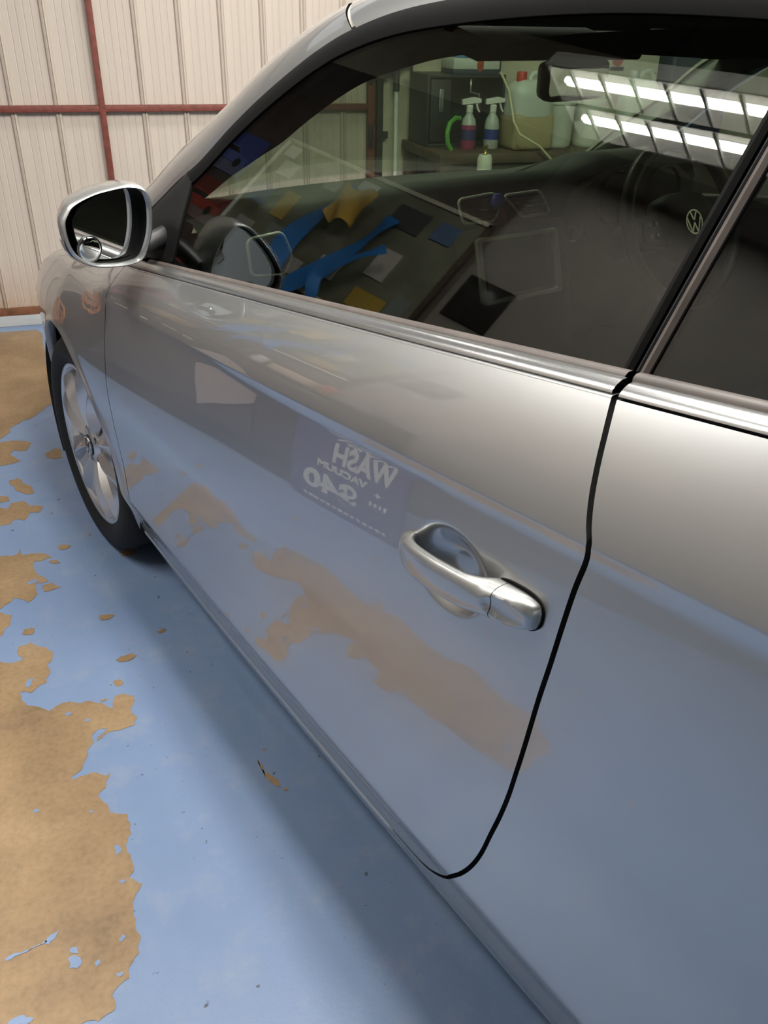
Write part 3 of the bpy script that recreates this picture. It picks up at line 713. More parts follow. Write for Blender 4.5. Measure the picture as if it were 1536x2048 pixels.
div_strip(-1.778, -1.785, 'glass_edge_gap', M['dark'], -.002)
div_strip(-1.786, -1.7955, 'quarter_glass_edge_seal', M['seal'], .003)

# ---- roof, headliner, windscreen
def cross(t, drop=0.0, inset=.04, n=36, bow=.0, crown=.045, fwd=0.0):
    oy, oz = curve(OT, t); x0 = float(G(oy, oz))+inset; a = np.linspace(-1, 1, n)
    return np.stack([CW/2+a*(CW/2-x0), np.full(n, float(oy))+fwd*(1-a*a), float(oz)-drop+crown*(1-np.abs(a)**2.2)], -1)
MB().grid(np.array([cross(t, .006, .042, crown=.035) for t in np.linspace(8.1, 12, 40)]), flip=True).build('roof', M['paint'], car, angle=60, fix=False)
rows = [cross(t, .012, .045, crown=.02*(t/8), fwd=.30-.16*t/8) for t in np.linspace(1.0, 8.0, 40)]
Pz = np.array(rows); Qz = Pz.copy(); Qz[..., 1] -= .004; Qz[..., 2] -= .003
MB().grid(Pz).grid(Qz, flip=True).build('windscreen', M['wind'], car, angle=60, fix=False)
# rear window and boot lid
rows = [cross(t, .01, .05, crown=.03) for t in np.linspace(12, 13, 12)]
MB().grid(np.array(rows), flip=True).build('rear_window', M['glassq'], car, angle=60, fix=False)
yb_ = np.linspace(-2.9, -3.42, 16)
MB().grid(np.array([[(CW/2+a*(CW/2-float(S(y, zt(y)))), y, float(zt(y))+.03*(1-a*a)) for a in np.linspace(-1, 1, 24)] for y in yb_]), flip=True).build('boot_lid', M['paint'], car, angle=60, fix=False)
# interior: pillar trim, header trim, headliner
IN = [(0,(.26,-.24,.93)),(1,(.275,-.33,.99)),(2,(.30,-.45,1.06)),(3,(.308,-.53,1.10)),(4,(.315,-.60,1.13)),(5,(.33,-.675,1.165)),(6,(.342,-.79,1.225)),(7,(.37,-.92,1.288)),(8,(.40,-1.04,1.322)),(8.6,(.50,-1.105,1.343))]
it = [p[0] for p in IN]
rows = []
for t in np.linspace(.6, 8.6, 60):
    ly, lz = curve(LT, t); l = np.array([float(G(ly, lz))+.012, ly, lz])
    q = np.array([float(pchip(it, [p[1][k_] for p in IN], t)) for k_ in range(3)])
    oy, oz = curve(OT, t); o = np.array([float(G(oy, oz))+.065, oy+.03, oz-.018])
    rows.append([l, l*.6+q*.4+np.array([.004,-.012,-.004]), l*.2+q*.8+np.array([.004,-.010,-.006]), q, q+np.array([.002,.012,.006]), o*.6+q*.4, o])
ptrim = MB().grid(np.array(rows)).build('pillar_trim', M['headliner'], car, angle=60)
pt2 = mirrored(ptrim, 'pillar_trim', car); pt2.data.materials[0] = mat('lit_grey_pillar_trim', (.11,.115,.105), .8)  # lit look of the far trim put into a lighter grey
rows = []
for y, dz in ((-.99,.030),(-1.06,.008),(-1.10,.0),(-1.13,-.004),(-1.3,.014),(-1.7,.028),(-2.2,.020),(-2.6,-.06)):
    rows.append([(x, y, 1.343+dz+.022*(1-((x-CW/2)/.6)**2)*(1 if y < -1.2 else -.2)-.03*max(0, abs(x-CW/2)-.45)) for x in np.linspace(.30, CW-.30, 30)])
MB().grid(np.array(rows)).build('headliner', M['headliner'], car, angle=60)
hd_a = cross(6.35, .020, .06, crown=.015, fwd=.17); hd_b = np.array([(x, -1.10, 1.343-.0044*(1-((x-CW/2)/.6)**2)) for x in np.linspace(.34, CW-.34, 36)]); hd_c = cross(8.05, .016, .05, crown=.03, fwd=.12)
MB().grid(np.array([hd_b, hd_a*.5+hd_b*.5+np.array([0, 0, -.004]), hd_a, hd_a*.4+hd_c*.6+np.array([0, 0, -.006]), hd_c])).build('windscreen_header', M['headliner'], car, angle=50)
for cx in (.62, 1.17):
    MB().box((cx, -1.06, 1.350), (.38, .15, .018), .008, 3, Matrix.Rotation(.22, 3, 'X')).build('sun_visor', M['headliner'], car)

# ---- the other side of the car
for o, nm in ((quarter, 'rear_quarter_panel'), (wing, 'front_wing'), (pillar, 'front_pillar'), (rail, 'roof_rail'), (card, 'door_card'), (inner, 'inner_door_panel')): mirrored(o, nm, car)
us2 = us[::4]; ss2 = ss[::3]
ss2 = np.unique(np.append(ss2, [1.0, .75])); yf = pchip(*TF, ss2); yr = pchip(*TR, ss2)
Y2 = yf[:, None]+(yr-yf)[:, None]*us2[None, :]; Z2 = z_of(Y2, ss2[:, None]+0*Y2, ZD)
mb = MB().grid(np.stack([CW-S(Y2, Z2), Y2, Z2], -1), flip=True)
door2 = mb.build('door', M['paint'], car, angle=60, fix=False)
for ch in [c for c in door.children if c.name.startswith(('door_glass', 'waist_trim', 'window_seal'))]: mirrored(ch, ch.name.split('.')[0], door2)

# ------------------------------------------------------------------ door handle
def handle_part(stations, name, m, scoop=None, sub=6, n=40):
    st = np.array(stations); t = np.linspace(0, len(st)-1, (len(st)-1)*sub+1); kx = np.arange(len(st))
    y, zc_, h, xo, xi = [pchip(kx, st[:, k_], t) for k_ in range(5)]
    rings = []
    for i in range(len(t)):
        r = []
        for k_ in range(n):
            a = 2*PI*k_/n; c, s = math.cos(a), math.sin(a); e = 2/2.7
            cx = math.copysign(abs(c)**e, c); cz = math.copysign(abs(s)**e, s)
            mid = (xo[i]+xi[i])/2; half = (xi[i]-xo[i])/2
            x = mid-half*cx; z = zc_[i]+h[i]*cz
            if scoop and cx > 0:
                q = ((y[i]-scoop[0])/scoop[2])**2+((z-scoop[1])/scoop[3])**2
                x += scoop[4]*max(0, 1-q)**.6 if q < 1 else 0
            r.append((x, y[i], z))
        rings.append(r)
    return MB().loft(rings, cap0=True, cap1=True).build(name, m, door, angle=50)
SCOOP = (-1.764, .8605, .026, .0125, .0055)
handle_part([(-1.5665,.8365,.006,-.001,.012),(-1.568,.8366,.012,-.008,.012),(-1.574,.8372,.0165,-.0155,.012),(-1.585,.8388,.0190,-.0235,.010),(-1.597,.8402,.0200,-.0285,-.008),(-1.62,.8430,.0210,-.0335,-.0165),(-1.66,.8480,.0215,-.0365,-.0195),(-1.70,.8528,.0213,-.0350,-.0170),(-1.722,.8555,.0210,-.0325,-.006),(-1.735,.8570,.0208,-.0305,.010),(-1.7475,.8585,.0206,-.0285,.012)], 'door_handle', M['paint'], SCOOP)
handle_part([(-1.7485,.8587,.0206,-.0283,.012),(-1.76,.8600,.0205,-.0262,.012),(-1.775,.8618,.0198,-.0225,.012),(-1.788,.8632,.0175,-.0175,.012),(-1.796,.8640,.0135,-.0115,.012),(-1.7995,.8644,.007,-.003,.012)], 'lock_cap', M['paint'], SCOOP)
gk = []
for k_ in range(40):
    a = 2*PI*k_/40; c, s = math.cos(a), math.sin(a)
    y = -1.762-.0395*math.copysign(abs(c)**.75, c); z = .8605+.0225*math.copysign(abs(s)**.75, s)-(y+1.762)*.10
    gk.append((y, z))
MB().prism(gk, lambda a, b, d: (float(S(a, b))+d, a, b), -.0022, .006).build('handle_gasket', M['rubber'], door, angle=40)

# ------------------------------------------------------------------ door mirror
OUT = [(-.110,1.054),(-.100,1.075),(-.085,1.090),(-.047,1.105),(-.010,1.112),(.023,1.1145),(.050,1.109),(.063,1.0945),(.0655,1.0635),(.0585,1.019),(.038,.9765),(.0125,.9665),(-.0215,.9655),(-.0635,.9715),(-.0925,.989),(-.1065,1.0145)]
def smooth_ring(P, n=72):
    P = np.array(P); m = len(P); out = []
    for i in range(n):
        t = i*m/n; k_ = int(t); f = t-k_
        p0, p1, p2, p3 = P[(k_-1) % m], P[k_ % m], P[(k_+1) % m], P[(k_+2) % m]
        out.append(.5*((2*p1)+(-p0+p2)*f+(2*p0-5*p1+4*p2-p3)*f*f+(-p0+3*p1-3*p2+p3)*f**3))
    return np.array(out)
R0 = smooth_ring(OUT); MC = np.array([-.018, 1.041])
YM = -.665
def mring(sc, y, dx=0, dz=0): return [(MC[0]+dx+(p[0]-MC[0])*sc, y, MC[1]+dz+(p[1]-MC[1])*sc) for p in R0]
mir = MB()
mir.loft([mring(.870, YM+.032), mring(.875, YM+.010), mring(.890, YM+.001), mring(.915, YM-.003), mring(.945, YM-.001), mring(.965, YM+.006), mring(.978, YM+.016), mring(.978, YM+.036, .004), mring(.95, YM+.064, .008), mring(.90, YM+.092, .012), mring(.80, YM+.120, .016), mring(.64, YM+.142, .02), mring(.40, YM+.155, .02), mring(.12, YM+.160, .02)], cap1=True)
mirror = mir.build('side_mirror', M['paint'], car, angle=60, label='silver door mirror housing')
MB().loft([mring(.868, YM+.014), mring(.850, YM+.020), mring(.84, YM+.055), mring(.5, YM+.07), mring(.05, YM+.07)], cap1=True).build('mirror_bezel', M['rubber'], mirror, angle=60)
def mglass(sc, off): return [(p[0]+.010, YM+.010+off+.20*(p[0]+.105), p[2]) for p in mring(sc, 0)]
g0 = mglass(.80, 0)
MB().loft([mglass(.835, .006), mglass(.835, -.0005), mglass(.82, -.001)], cap1=False).build('glass_edge', M['rubber'], mirror, angle=60)
MB().loft([mglass(.82, .004), mglass(.82, 0), mglass(.4, 0), mglass(.02, 0)], cap1=True).build('mirror_glass', M['mirror'], mirror, angle=30)
# stick-on round blind spot mirror
bs = MB(); bc = (-.060, 1.004)
ax = Vector((.196, -.981, 0)).normalized(); e1 = Vector((.981, .196, 0)).normalized(); e2 = Vector((0, 0, 1))
cc_ = Vector((bc[0], YM+.010+.20*(bc[0]+.105), bc[1]))
def disc(rs, seg=40): return [[tuple(cc_+ax*h+(e1*math.cos(2*PI*k_/seg)+e2*math.sin(2*PI*k_/seg))*r) for k_ in range(seg)] for r, h in rs]
MB().loft(disc([(.0245,-.002),(.0245,.004),(.0232,.0052),(.0222,.0045)])).build('blind_spot_rim', M['plastic'], mirror, angle=50)
MB().loft(disc([(.0222,.0040)]+[(.0222*math.cos(a), .0040+.0046*math.sin(a)) for a in np.linspace(.15, 1.5, 10)]), cap1=True).build('blind_spot_mirror', M['mirror'], mirror, angle=60)
# clear indicator lens in the lower outer corner
idx = list(range(58, 70)); rows = []
for sc, y in ((.968, YM+.006), (.982, YM+.016), (.983, YM+.036), (.958, YM+.060)):
    rg = mring(sc, y, .002*max(0, (y-YM-.016)/.02)); rows.append([(rg[k_][0]-.001, rg[k_][1]-.0005, rg[k_][2]-.0012) for k_ in idx])
MB().grid(np.array(rows)).build('turn_signal', M['lens'], mirror, angle=60)
MB().tube([(.045,-.610,.985),(.075,-.595,.990),(.105,-.575,.992),(.135,-.555,.990)], [.026,.023,.024,.030], n=16, flat=.8).build('mirror_arm', M['plastic'], mirror, angle=60)

# ------------------------------------------------------------------ wheels
def emblem(parent, name, c, e1, e2, nrm, R, mtl, bg):
    # a ring with a V over a W
    c = Vector(c); e1, e2, nrm = Vector(e1).normalized(), Vector(e2).normalized(), Vector(nrm).normalized()
    mb = MB()
    def P(a, b, d): return tuple(c+e1*a*R+e2*b*R+nrm*d)
    seg = 40
    mb.loft([[P(r*math.cos(2*PI*k_/seg), r*math.sin(2*PI*k_/seg), h) for k_ in range(seg)] for r, h in ((1.0, 0), (1.0, .12*R), (.87, .12*R), (.87, 0))], close=True)
    def stroke(p, q, w=.075):
        d = Vector((q[0]-p[0], q[1]-p[1])); l = d.length; n = Vector((-d.y, d.x))/l*w
        mb.prism([(p[0]+n.x, p[1]+n.y), (p[0]-n.x, p[1]-n.y), (q[0]-n.x, q[1]-n.y), (q[0]+n.x, q[1]+n.y)], P, 0, .11*R)
    for s in (-1, 1):
        stroke((s*.36, .80), (0, .14)); stroke((s*.80, .36), (s*.34, -.80)); stroke((s*.34, -.80), (0, -.06))
    o = mb.build(name, mtl, parent, angle=30)
    return o
def wheel(cy, mirror_side=False):
    r = MB()
    prof = [(.222,.058),(.232,.047),(.240,.038),(.262,.030),(.288,.033),(.303,.044),(.313,.058),(.3195,.078),(.3195,.10),(.317,.103),(.3195,.106),(.3195,.150),(.316,.153),(.316,.159),(.3195,.162),(.3195,.205),(.312,.232),(.288,.250),(.245,.256),(.222,.240)]
    r.lathe(prof, (0, cy, .315), axis='X', n=72, closed=True)
    r.v = [(x, y, max(z, .0005)) for x, y, z in r.v]
    ty = r.build('wheel', M['tyre'], car, angle=35, label='front wheel with black tyre and silver ten-blade alloy rim' if cy == 0 else 'rear wheel')
    MB().lathe([(.224,.052),(.2335,.0465),(.2335,.0435),(.226,.0430),(.219,.047),(.214,.060),(.206,.10),(.198,.20)], (0, cy, .315), axis='X', n=72).build('rim', M['rim'], ty, angle=50)
    MB().lathe([(.0,.135),(.150,.135),(.150,.155),(.0,.155)], (0, cy, .315), axis='X', n=40).build('brake_disc', M['satin'], ty)
    MB().lathe([(.0,.170),(.199,.170),(.199,.18)], (0, cy, .315), axis='X', n=40).build('backing_plate', M['liner'], ty)
    blade = None
    for k_ in range(10):
        b = MB(); rows = []
        for rr in np.linspace(.046, .2225, 16):
            f = (rr-.046)/(.2225-.046)
            half = math.radians(17-2.6*f); tw = math.radians(5*f*(1 if k_ % 2 else -1))
            dep = .061-.011*f**.8+.005*math.sin(PI*f)       # blade edge depth
            rid = .050-.006*f-.013*math.sin(PI*f)
            row = []
            for a, x in ((-1.02, dep+.020), (-1, dep+.002), (-.45, (dep*.45+rid*.55)), (-.06, rid), (.06, rid), (.50, dep*.62+rid*.38+.004), (1, dep+.004), (1.02, dep+.020)):
                an = 2*PI*k_/10+.12+half*a+tw
                row.append((x, cy+rr*math.sin(an), .315+rr*math.cos(an)))
            rows.append(row)
        b.grid(np.array(rows)).build('spoke', M['rim'], ty, angle=16)
    hb = MB().lathe([(.060,.075),(.060,.056),(.054,.050),(.036,.047),(.034,.046),(.0,.046)], (0, cy, .315), axis='X', n=40).build('hub', M['rim'], ty, angle=40)
    for k_ in range(5):
        a = 2*PI*k_/5+.3
        MB().lathe([(.0,.060),(.0095,.060),(.0095,.0488),(.0070,.0485),(.0070,.055),(.0,.055)], (0, cy+.0475*math.sin(a), .315+.0475*math.cos(a)), axis='X', n=14).build('wheel_bolt', M['rust'] if k_ == 0 else M['plastic'], ty)
    MB().lathe([(.031,.047),(.031,.0435),(.029,.042),(.0,.0415)], (0, cy, .315), axis='X', n=36).build('centre_cap', M['plastic'], ty, angle=40)
    emblem(ty, 'emblem', (.0415, cy, .315), (0, -1, 0), (0, 0, 1), (-1, 0, 0), .027, M['chrome'], None)
    return ty
wheel(0.0); wheel(-2.578)
for cy in (0.0, -2.578):
    MB().lathe([(.33,.32),(.315,.235),(.315,.22)], (CW-.30, cy, .315), axis='X', n=2) if False else None
    m2 = MB(); m2.lathe([(0,.03),(.222,.03),(.29,.035),(.318,.07),(.318,.20),(.29,.23),(0,.23)], (0, cy, .315), axis='X', n=40)
    m2.v = [(CW-x, y, max(z, .0005)) for x, y, z in m2.v]; m2.build('wheel', M['tyre'], car)
    lin = MB(); a0 = np.linspace(math.radians(-25), math.radians(205), 40)
    lin.grid(np.array([[(x, cy-.372*math.cos(a), .315+.372*math.sin(a)) for x in (.045, .2, .42)] for a in a0]))
    lin.add([(.42, cy-.372*math.cos(a), .315+.372*math.sin(a)) for a in a0], [tuple(range(40))])
    lin.build('arch_liner', M['liner'], car)
MB().box((CW/2, -.40, .58), (CW-.15, .03, .74)).build('firewall', M['liner'], car)
# underside: dark floor pan
MB().box((CW/2, -1.3, .21), (CW-.30, 4.0, .06), .02).build('floor_pan', M['liner'], car)

# ------------------------------------------------------------------ dashboard
DP = [(-.02,.965),(-.20,1.0),(-.38,1.022),(-.50,1.040),(-.535,1.043),(-.540,1.030),(-.546,1.030),(-.550,1.043),(-.60,1.057),(-.645,1.065),(-.675,1.062),(-.692,1.050),(-.699,1.032),(-.702,1.00),(-.702,.93),(-.700,.88),(-.688,.80),(-.66,.70),(-.60,.60),(-.50,.55)]
def hood(x): return sstep(1.06, 1.22, x)*(1-sstep(1.50, 1.64, x))
rows = []
for x in np.linspace(.135, CW-.135, 110):
    row = []; e = min(x-.135, CW-.135-x); dr = .03*(1-sstep(0, .12, e))
    for k_, (y, z) in enumerate(DP):
        top = z > .99 and y < -.39
        z2 = z+(hood(x)*.034*sstep(-.42, -.60, y) if top else 0)-dr
        y2 = y-(hood(x)*.045 if (y < -.6 and z > 1.0) else 0)+.10*((x-CW/2)/.8)**2*(1 if y > -.3 else .0)*-2.2+.0
        row.append((x, y2, z2))
    rows.append(row)
dash = MB().grid(np.array(rows)).build('dashboard', M['dash'], car, angle=40)
MB().prism([(1.10,.955),(1.13,1.03),(1.20,1.068),(1.33,1.080),(1.46,1.068),(1.53,1.03),(1.555,.955)], lambda a, b, d: (a, d, b), -.745, -.700).build('instrument_binnacle', M['plastic'], dash, angle=30)
for cx in (1.24, 1.42):
    MB().lathe([(0,-.749),(.058,-.749),(.063,-.755),(.067,-.749)], (cx, 0, 1.0), axis='Y', n=36).build('gauge', M['screen'], dash)
def vent(pts, y, tab):
    c = np.mean(np.array(pts), 0)
    P = []
    m = len(pts)
    for i in range(m):                                     # round the corners
        p0, p1, p2 = [np.array(pts[(i+k_) % m]) for k_ in (-1, 0, 1)]
        a = p1+(p0-p1)/np.linalg.norm(p0-p1)*.014; b = p1+(p2-p1)/np.linalg.norm(p2-p1)*.014
        for t in np.linspace(0, 1, 6): P.append((1-t)**2*a+2*t*(1-t)*p1+t*t*b)
    MBv = MB().tube([(p[0], y, p[1]) for p in P], 0.0036, n=8, closed=True, flat=1.0)
    v_ = MBv.build('air_vent', M['ventring'], dash, angle=60)
    Q = [c+(p-c)*.97 for p in P]
    MB().prism([tuple(q) for q in Q], lambda a, b, d: (a, d, b), y+.002, y+.004).build('vent_back', M['dark'], v_, smooth=False) if False else MB().prism([tuple(q) for q in Q], lambda a, b, d: (a, d, b), y+.0015, y+.004).build('vent_well', M['dark'], v_)
    z0, z1 = c[1]-.03, c[1]+.03
    A = np.array(Q)
    for z in np.linspace(A[:, 1].min()+.010, A[:, 1].max()-.010, 5):
        xs = []
        for i in range(len(A)):
            p, q = A[i], A[(i+1) % len(A)]
            if (p[1]-z)*(q[1]-z) < 0: xs.append(p[0]+(q[0]-p[0])*(z-p[1])/(q[1]-p[1]))
        if len(xs) >= 2: MB().box(((min(xs)+max(xs))/2, y, z), (max(xs)-min(xs)-.003, .006, .0025), 0, rot=None).build('vent_slat', M['plastic'], v_, smooth=False)
    MB().box((c[0], y-.004, c[1]-.004), (tab, .006, .004), .001).build('vent_tab', M['chrome'], v_)
YV = -.7075
vent([(.761,1.030),(.866,1.036),(.891,1.014),(.876,.973),(.780,.975)], YV, .026)
vent([(.898,1.028),(1.013,1.030),(1.056,.974),(.964,.974)], YV, .026)
vent([(.231,1.000),(.309,1.007),(.331,.957),(.312,.922),(.236,.928)], YV, .02)
vent([(1.446,.996),(1.517,.995),(1.585,.945),(1.50,.932)], YV, .02)
MB().prism([(.876,1.003),(.900,1.003),(.925,.968),(.880,.968)], lambda a, b, d: (a, d, b), YV-.002, YV+.006).build('hazard_switch', M['red'], dash)
# centre console stack, radio with its silver surround, climate dials
st_ = MB(); rows = []
for x in np.linspace(.760, 1.115, 20):
    k_ = abs(x-.9375)/.1775; d = .018*k_**6
    rows.append([(x, y+d, z) for y, z in ((-.69,.962),(-.712,.958),(-.722,.945),(-.735,.90),(-.752,.84),(-.775,.76),(-.80,.66),(-.86,.56),(-.95,.50))])
stack = MB().grid(np.array(rows)).build('console_stack', M['stackmat'], dash, angle=50)
def stack_y(z): return float(np.interp(z, [.56,.66,.76,.84,.90,.945], [-.86,-.80,-.775,-.752,-.735,-.722]))
pts = [(.815,.942),(1.060,.942),(1.066,.936),(1.066,.802),(1.060,.796),(.812,.796),(.806,.802),(.806,.936)]
ctr = np.array([.936,.869]); ring = []
for sc, off in ((1.0, .004), (1.0, -.008), (.90, -.008), (.885, .002)):
    ring.append([(ctr[0]+(a-ctr[0])*sc, stack_y(ctr[1]+(b-ctr[1])*sc)+off, ctr[1]+(b-ctr[1])*sc) for a, b in pts])
MB().loft(ring).build('radio_surround', M['silverplastic'], dash, angle=30)
MB().prism([(.83,.928),(1.043,.928),(1.043,.812),(.83,.812)], lambda a, b, d: (a, stack_y(b)+d, b), -.003, .004).build('radio_screen', M['screen'], dash)
for cx in (1.150, 1.196):
    MB().lathe([(.0,-.012),(.014,-.012),(.017,-.006),(.019,.0),(.022,.001),(.022,.004)], (cx, -.704, .914), axis='Y', n=24).build('light_switch', M['plastic'], dash)
    MB().lathe([(.019,-.002),(.0215,-.003),(.0215,.002)], (cx, -.704, .914), axis='Y', n=24).build('switch_ring', M['satin'], dash)
# centre tunnel with lever
MB().box((.9375, -1.25, .50), (.20, .75, .16), .03, 3).build('centre_tunnel', M['plastic'], car)

# ------------------------------------------------------------------ steering wheel
SWC = Vector((1.335, -.893, .952)); SAX = Vector((-.03, -.915, .40)).normalized()
SE1 = Vector((1, 0, 0)); SE1 = (SE1-SAX*SE1.dot(SAX)).normalized(); SE2 = SAX.cross(SE1); SE2 = -SE2 if SE2.z < 0 else SE2
def sw(a, b, d): return tuple(SWC+SE1*a+SE2*b+SAX*d)
swr = MB().tube([sw(.193*math.cos(2*PI*k_/64), .193*math.sin(2*PI*k_/64), 0) for k_ in range(64)], .0165, n=14, closed=True).build('steering_wheel', M['plastic'], car, angle=60, label='black three-spoke steering wheel')
pad = []
padp = [(-.085,.045),(-.07,.065),(-.03,.075),(.03,.075),(.07,.065),(.085,.045),(.082,-.01),(.06,-.06),(.03,-.088),(-.03,-.088),(-.06,-.06),(-.082,-.01)]
pr_ = smooth_ring(padp, 48)
MB().loft([[sw(p[0]*s, p[1]*s, d) for p in pr_] for s, d in ((1.0,-.03),(1.03,-.01),(1.0,.008),(.92,.020),(.7,.028),(.3,.031))], cap0=True, cap1=True).build('airbag_pad', M['dash'], swr, angle=60)
for s in (-1, 1):
    MB().prism([(s*.07,.038),(s*.19,.028),(s*.19,-.030),(s*.07,-.05)], sw, -.012, .006).build('spoke', M['plastic'], swr, angle=30)
    MB().prism([(s*.095,.022),(s*.150,.018),(s*.150,-.026),(s*.095,-.030)], sw, .006, .010).build('button_panel', M['plastic'], swr, angle=30)
    for bx, bz in ((.108, .010), (.132, .008), (.108, -.016), (.132, -.018)):
        MB().lathe([(0,.004),(.0045,.004),(.006,.0)], sw(s*bx, bz, .010), axis='Z', n=10, rot=SAX.to_track_quat('Z', 'Y').to_matrix()).build('button', M['silverplastic'], swr)
MB().prism([(-.035,-.08),(.035,-.08),(.028,-.19),(-.028,-.19)], sw, -.012, .004).build('spoke', M['plastic'], swr, angle=30)
MB().lathe([(0,.0),(.034,.0),(.034,.002),(.031,.003),(0,.003)], sw(0, -.002, .029), axis='Z', n=32, rot=SAX.to_track_quat('Z', 'Y').to_matrix()).build('emblem_base', M['plastic'], swr)
emblem(swr, 'emblem', sw(0, -.002, .032), SE1, SE2, SAX, .030, M['chrome'], None)
MB().tube([tuple(SWC-SAX*.02), tuple(SWC-SAX*.22)], .045, n=20).build('steering_column', M['plastic'], car)

# ------------------------------------------------------------------ inside mirror, seats
IMC = Vector((.905, -.885, 1.282)); imr = MB()
imp = smooth_ring([(-.115,.0),(-.110,.030),(-.06,.036),(.06,.036),(.110,.030),(.115,.0),(.108,-.034),(.06,-.040),(-.06,-.040),(-.108,-.034)], 48)
iR = Matrix.Rotation(math.radians(12), 3, 'Z')
imr.loft([[tuple(IMC+iR @ Vector((p[0]*s, y, p[1]*s))) for p in imp] for s, y in ((.95,-.012),(1.0,-.008),(1.0,.004),(.9,.022),(.5,.032))], cap1=True)
im = imr.build('rear_view_mirror', M['plastic'], car, angle=60)
MB().loft([[tuple(IMC+iR @ Vector((p[0]*s, y, p[1]*s))) for p in imp] for s, y in ((.95,-.012),(.93,-.0125),(.3,-.0125))], cap1=True).build('mirror_glass', M['mirror'], im)
MB().tube([tuple(IMC+Vector((0,.02,.0))), tuple(IMC+Vector((-.015,.05,.035))), (.885,-.80,1.345)], [.012,.013,.022], n=12).build('mirror_stalk', M['plastic'], im)
def seat(cx):
    s = MB()
    cu = [[(cx+x*.5*w, y, z+.02*abs(x)**3) for x in np.linspace(-1, 1, 13)] for y, z, w in ((-1.10,.36,.48),(-1.09,.46,.50),(-1.14,.50,.52),(-1.30,.495,.53),(-1.50,.475,.53),(-1.60,.46,.52))]
    s.grid(np.array(cu))
    o = s.build('seat', M['cloth'], car, angle=60, label='charcoal front seat')
    b = MB()
    bk = []
    for t in np.linspace(0, 1, 16):
        y = -1.56-.30*t; z = .42+.66*t; w_ = .50-.10*t**2; th_ = .11-.04*t
        ring = []
        for k_ in range(28):
            a = 2*PI*k_/28; c, s_ = math.cos(a), math.sin(a)
            ring.append((cx+math.copysign(abs(c)**.6, c)*w_/2, y+math.copysign(abs(s_)**.7, s_)*th_-.02*abs(c)**4*0, z))
        bk.append(ring)
    b.loft(bk, cap0=True, cap1=True).build('backrest', M['cloth'], o, angle=60)
    h = MB().box((cx, -1.90, 1.15), (.27, .10, .17), .045, 4).build('headrest', M['cloth'], o)
    for q in (-.07, .07): MB().tube([(cx+q, -1.88, 1.05), (cx+q, -1.90, 1.13)], .006, n=8).build('headrest_post', M['chrome'], o)
    return o
seat(.47); seat(1.33)
bench = MB().box((CW/2, -2.45, .48), (1.1, .5, .2), .05, 3).box((CW/2, -2.72, .78), (1.1, .16, .55), .05, 3).build('rear_bench', M['cloth'], car)
# belt of the far seat with its pale tongue
MB().tube([(1.52,-1.75,1.16),(1.50,-1.62,.98),(1.47,-1.55,.80),(1.45,-1.5,.62)], .022, n=8, flat=.12).build('seat_belt', M['cloth'], car)

# blue clip on the centre vent: a thing of its own
fr = empty('air_freshener', 'small round blue clip-on air freshener on the chrome centre vent', 'air freshener', car2world((.868, -.722, 1.020)), TH)
fr.location = Vector(fr.location)+Vector(CAR_LOC)
MB().lathe([(0,-.010),(.010,-.010),(.0165,-.006),(.018,0),(.0165,.006),(.010,.010),(0,.010)], (0, 0, 0), axis='X', n=24, rot=Matrix.Rotation(.9, 3, 'Z')).build('disc', M['bluetoy'], fr, angle=60)
MB().box((.004, .010, -.006), (.008, .022, .008), .002).build('clip', M['bluetoy'], fr)

# ------------------------------------------------------------------ right-hand end of the front wall: bench with bottles, seen through the windscreen
bn = empty('workbench', 'dark brown workbench against the plaster wall beyond the windscreen', 'workbench', (2.35, 4.17, 0))
MB().box((0, 0, .828), (1.76, .56, .044), .004).build('bench_top', M['wood'], bn)
MB().box((0, -.25, .50), (1.72, .02, .60), .003).build('front_board', mat('black_brown_board', (.035,.027,.021), .6, var=.3), bn)
for x in (-.84, .84):
    for y in (-.24, .24): MB().box((x, y, .403), (.06, .06, .806), .004).build('leg', M['wood'], bn)
BZ = .85
cb = empty('tool_cabinet', 'black open-fronted tool cabinet standing on the left end of the brown workbench', 'cabinet', (1.685, 4.27, BZ))
for x in (-.19, .19): MB().box((x, 0, .155), (.014, .26, .31), .003).build('side_panel', M['blackmetal'], cb)
for z in (.007, .303): MB().box((0, 0, z), (.366, .26, .014), .003).build('shelf', M['blackmetal'], cb)
MB().box((0, .125, .155), (.366, .010, .29)).build('back_panel', M['blackmetal'], cb)
MB().box((-.125, -.06, .155), (.10, .12, .27), .004).build('drawer', M['blackmetal'], cb)
MB().box((-.125, -.125, .20), (.022, .010, .10), .003).build('handle', M['satin'], cb)
MB().tube([(.03,-.10,.29),(.03,-.10,.235),(.075,-.10,.225),(.08,-.10,.185)], .006, n=8).build('hook', M['chrome'], cb)
bx = empty('cardboard_box', 'white and navy carton with an orange emblem on top of the black tool cabinet', 'box', (1.725, 4.22, BZ+.31))
MB().box((0, 0, .044), (.232, .17, .044), .003).build('upper_half', mat('white_carton', (.55,.58,.55), .5), bx)
MB().box((0, 0, .011), (.230, .168, .022), .003).build('lower_half', mat('navy_carton', (.02,.03,.06), .5), bx)
MB().prism([(-.016,.022),(.016,.022),(.017,.0),(.009,-.018),(0,-.024),(-.009,-.018),(-.017,.0)], lambda a, b, d: (a+.018, -.0855+d, b+.034), -.001, .001).build('emblem', mat('orange_emblem', (.42,.09,.03), .5), bx)
MB().prism([(-.010,.015),(.010,.015),(.011,.0),(.005,-.012),(0,-.016),(-.005,-.012),(-.011,.0)], lambda a, b, d: (a+.018, -.0875+d, b+.034), -.001, .001).build('emblem_core', mat('red_emblem', (.30,.03,.02), .5), bx)
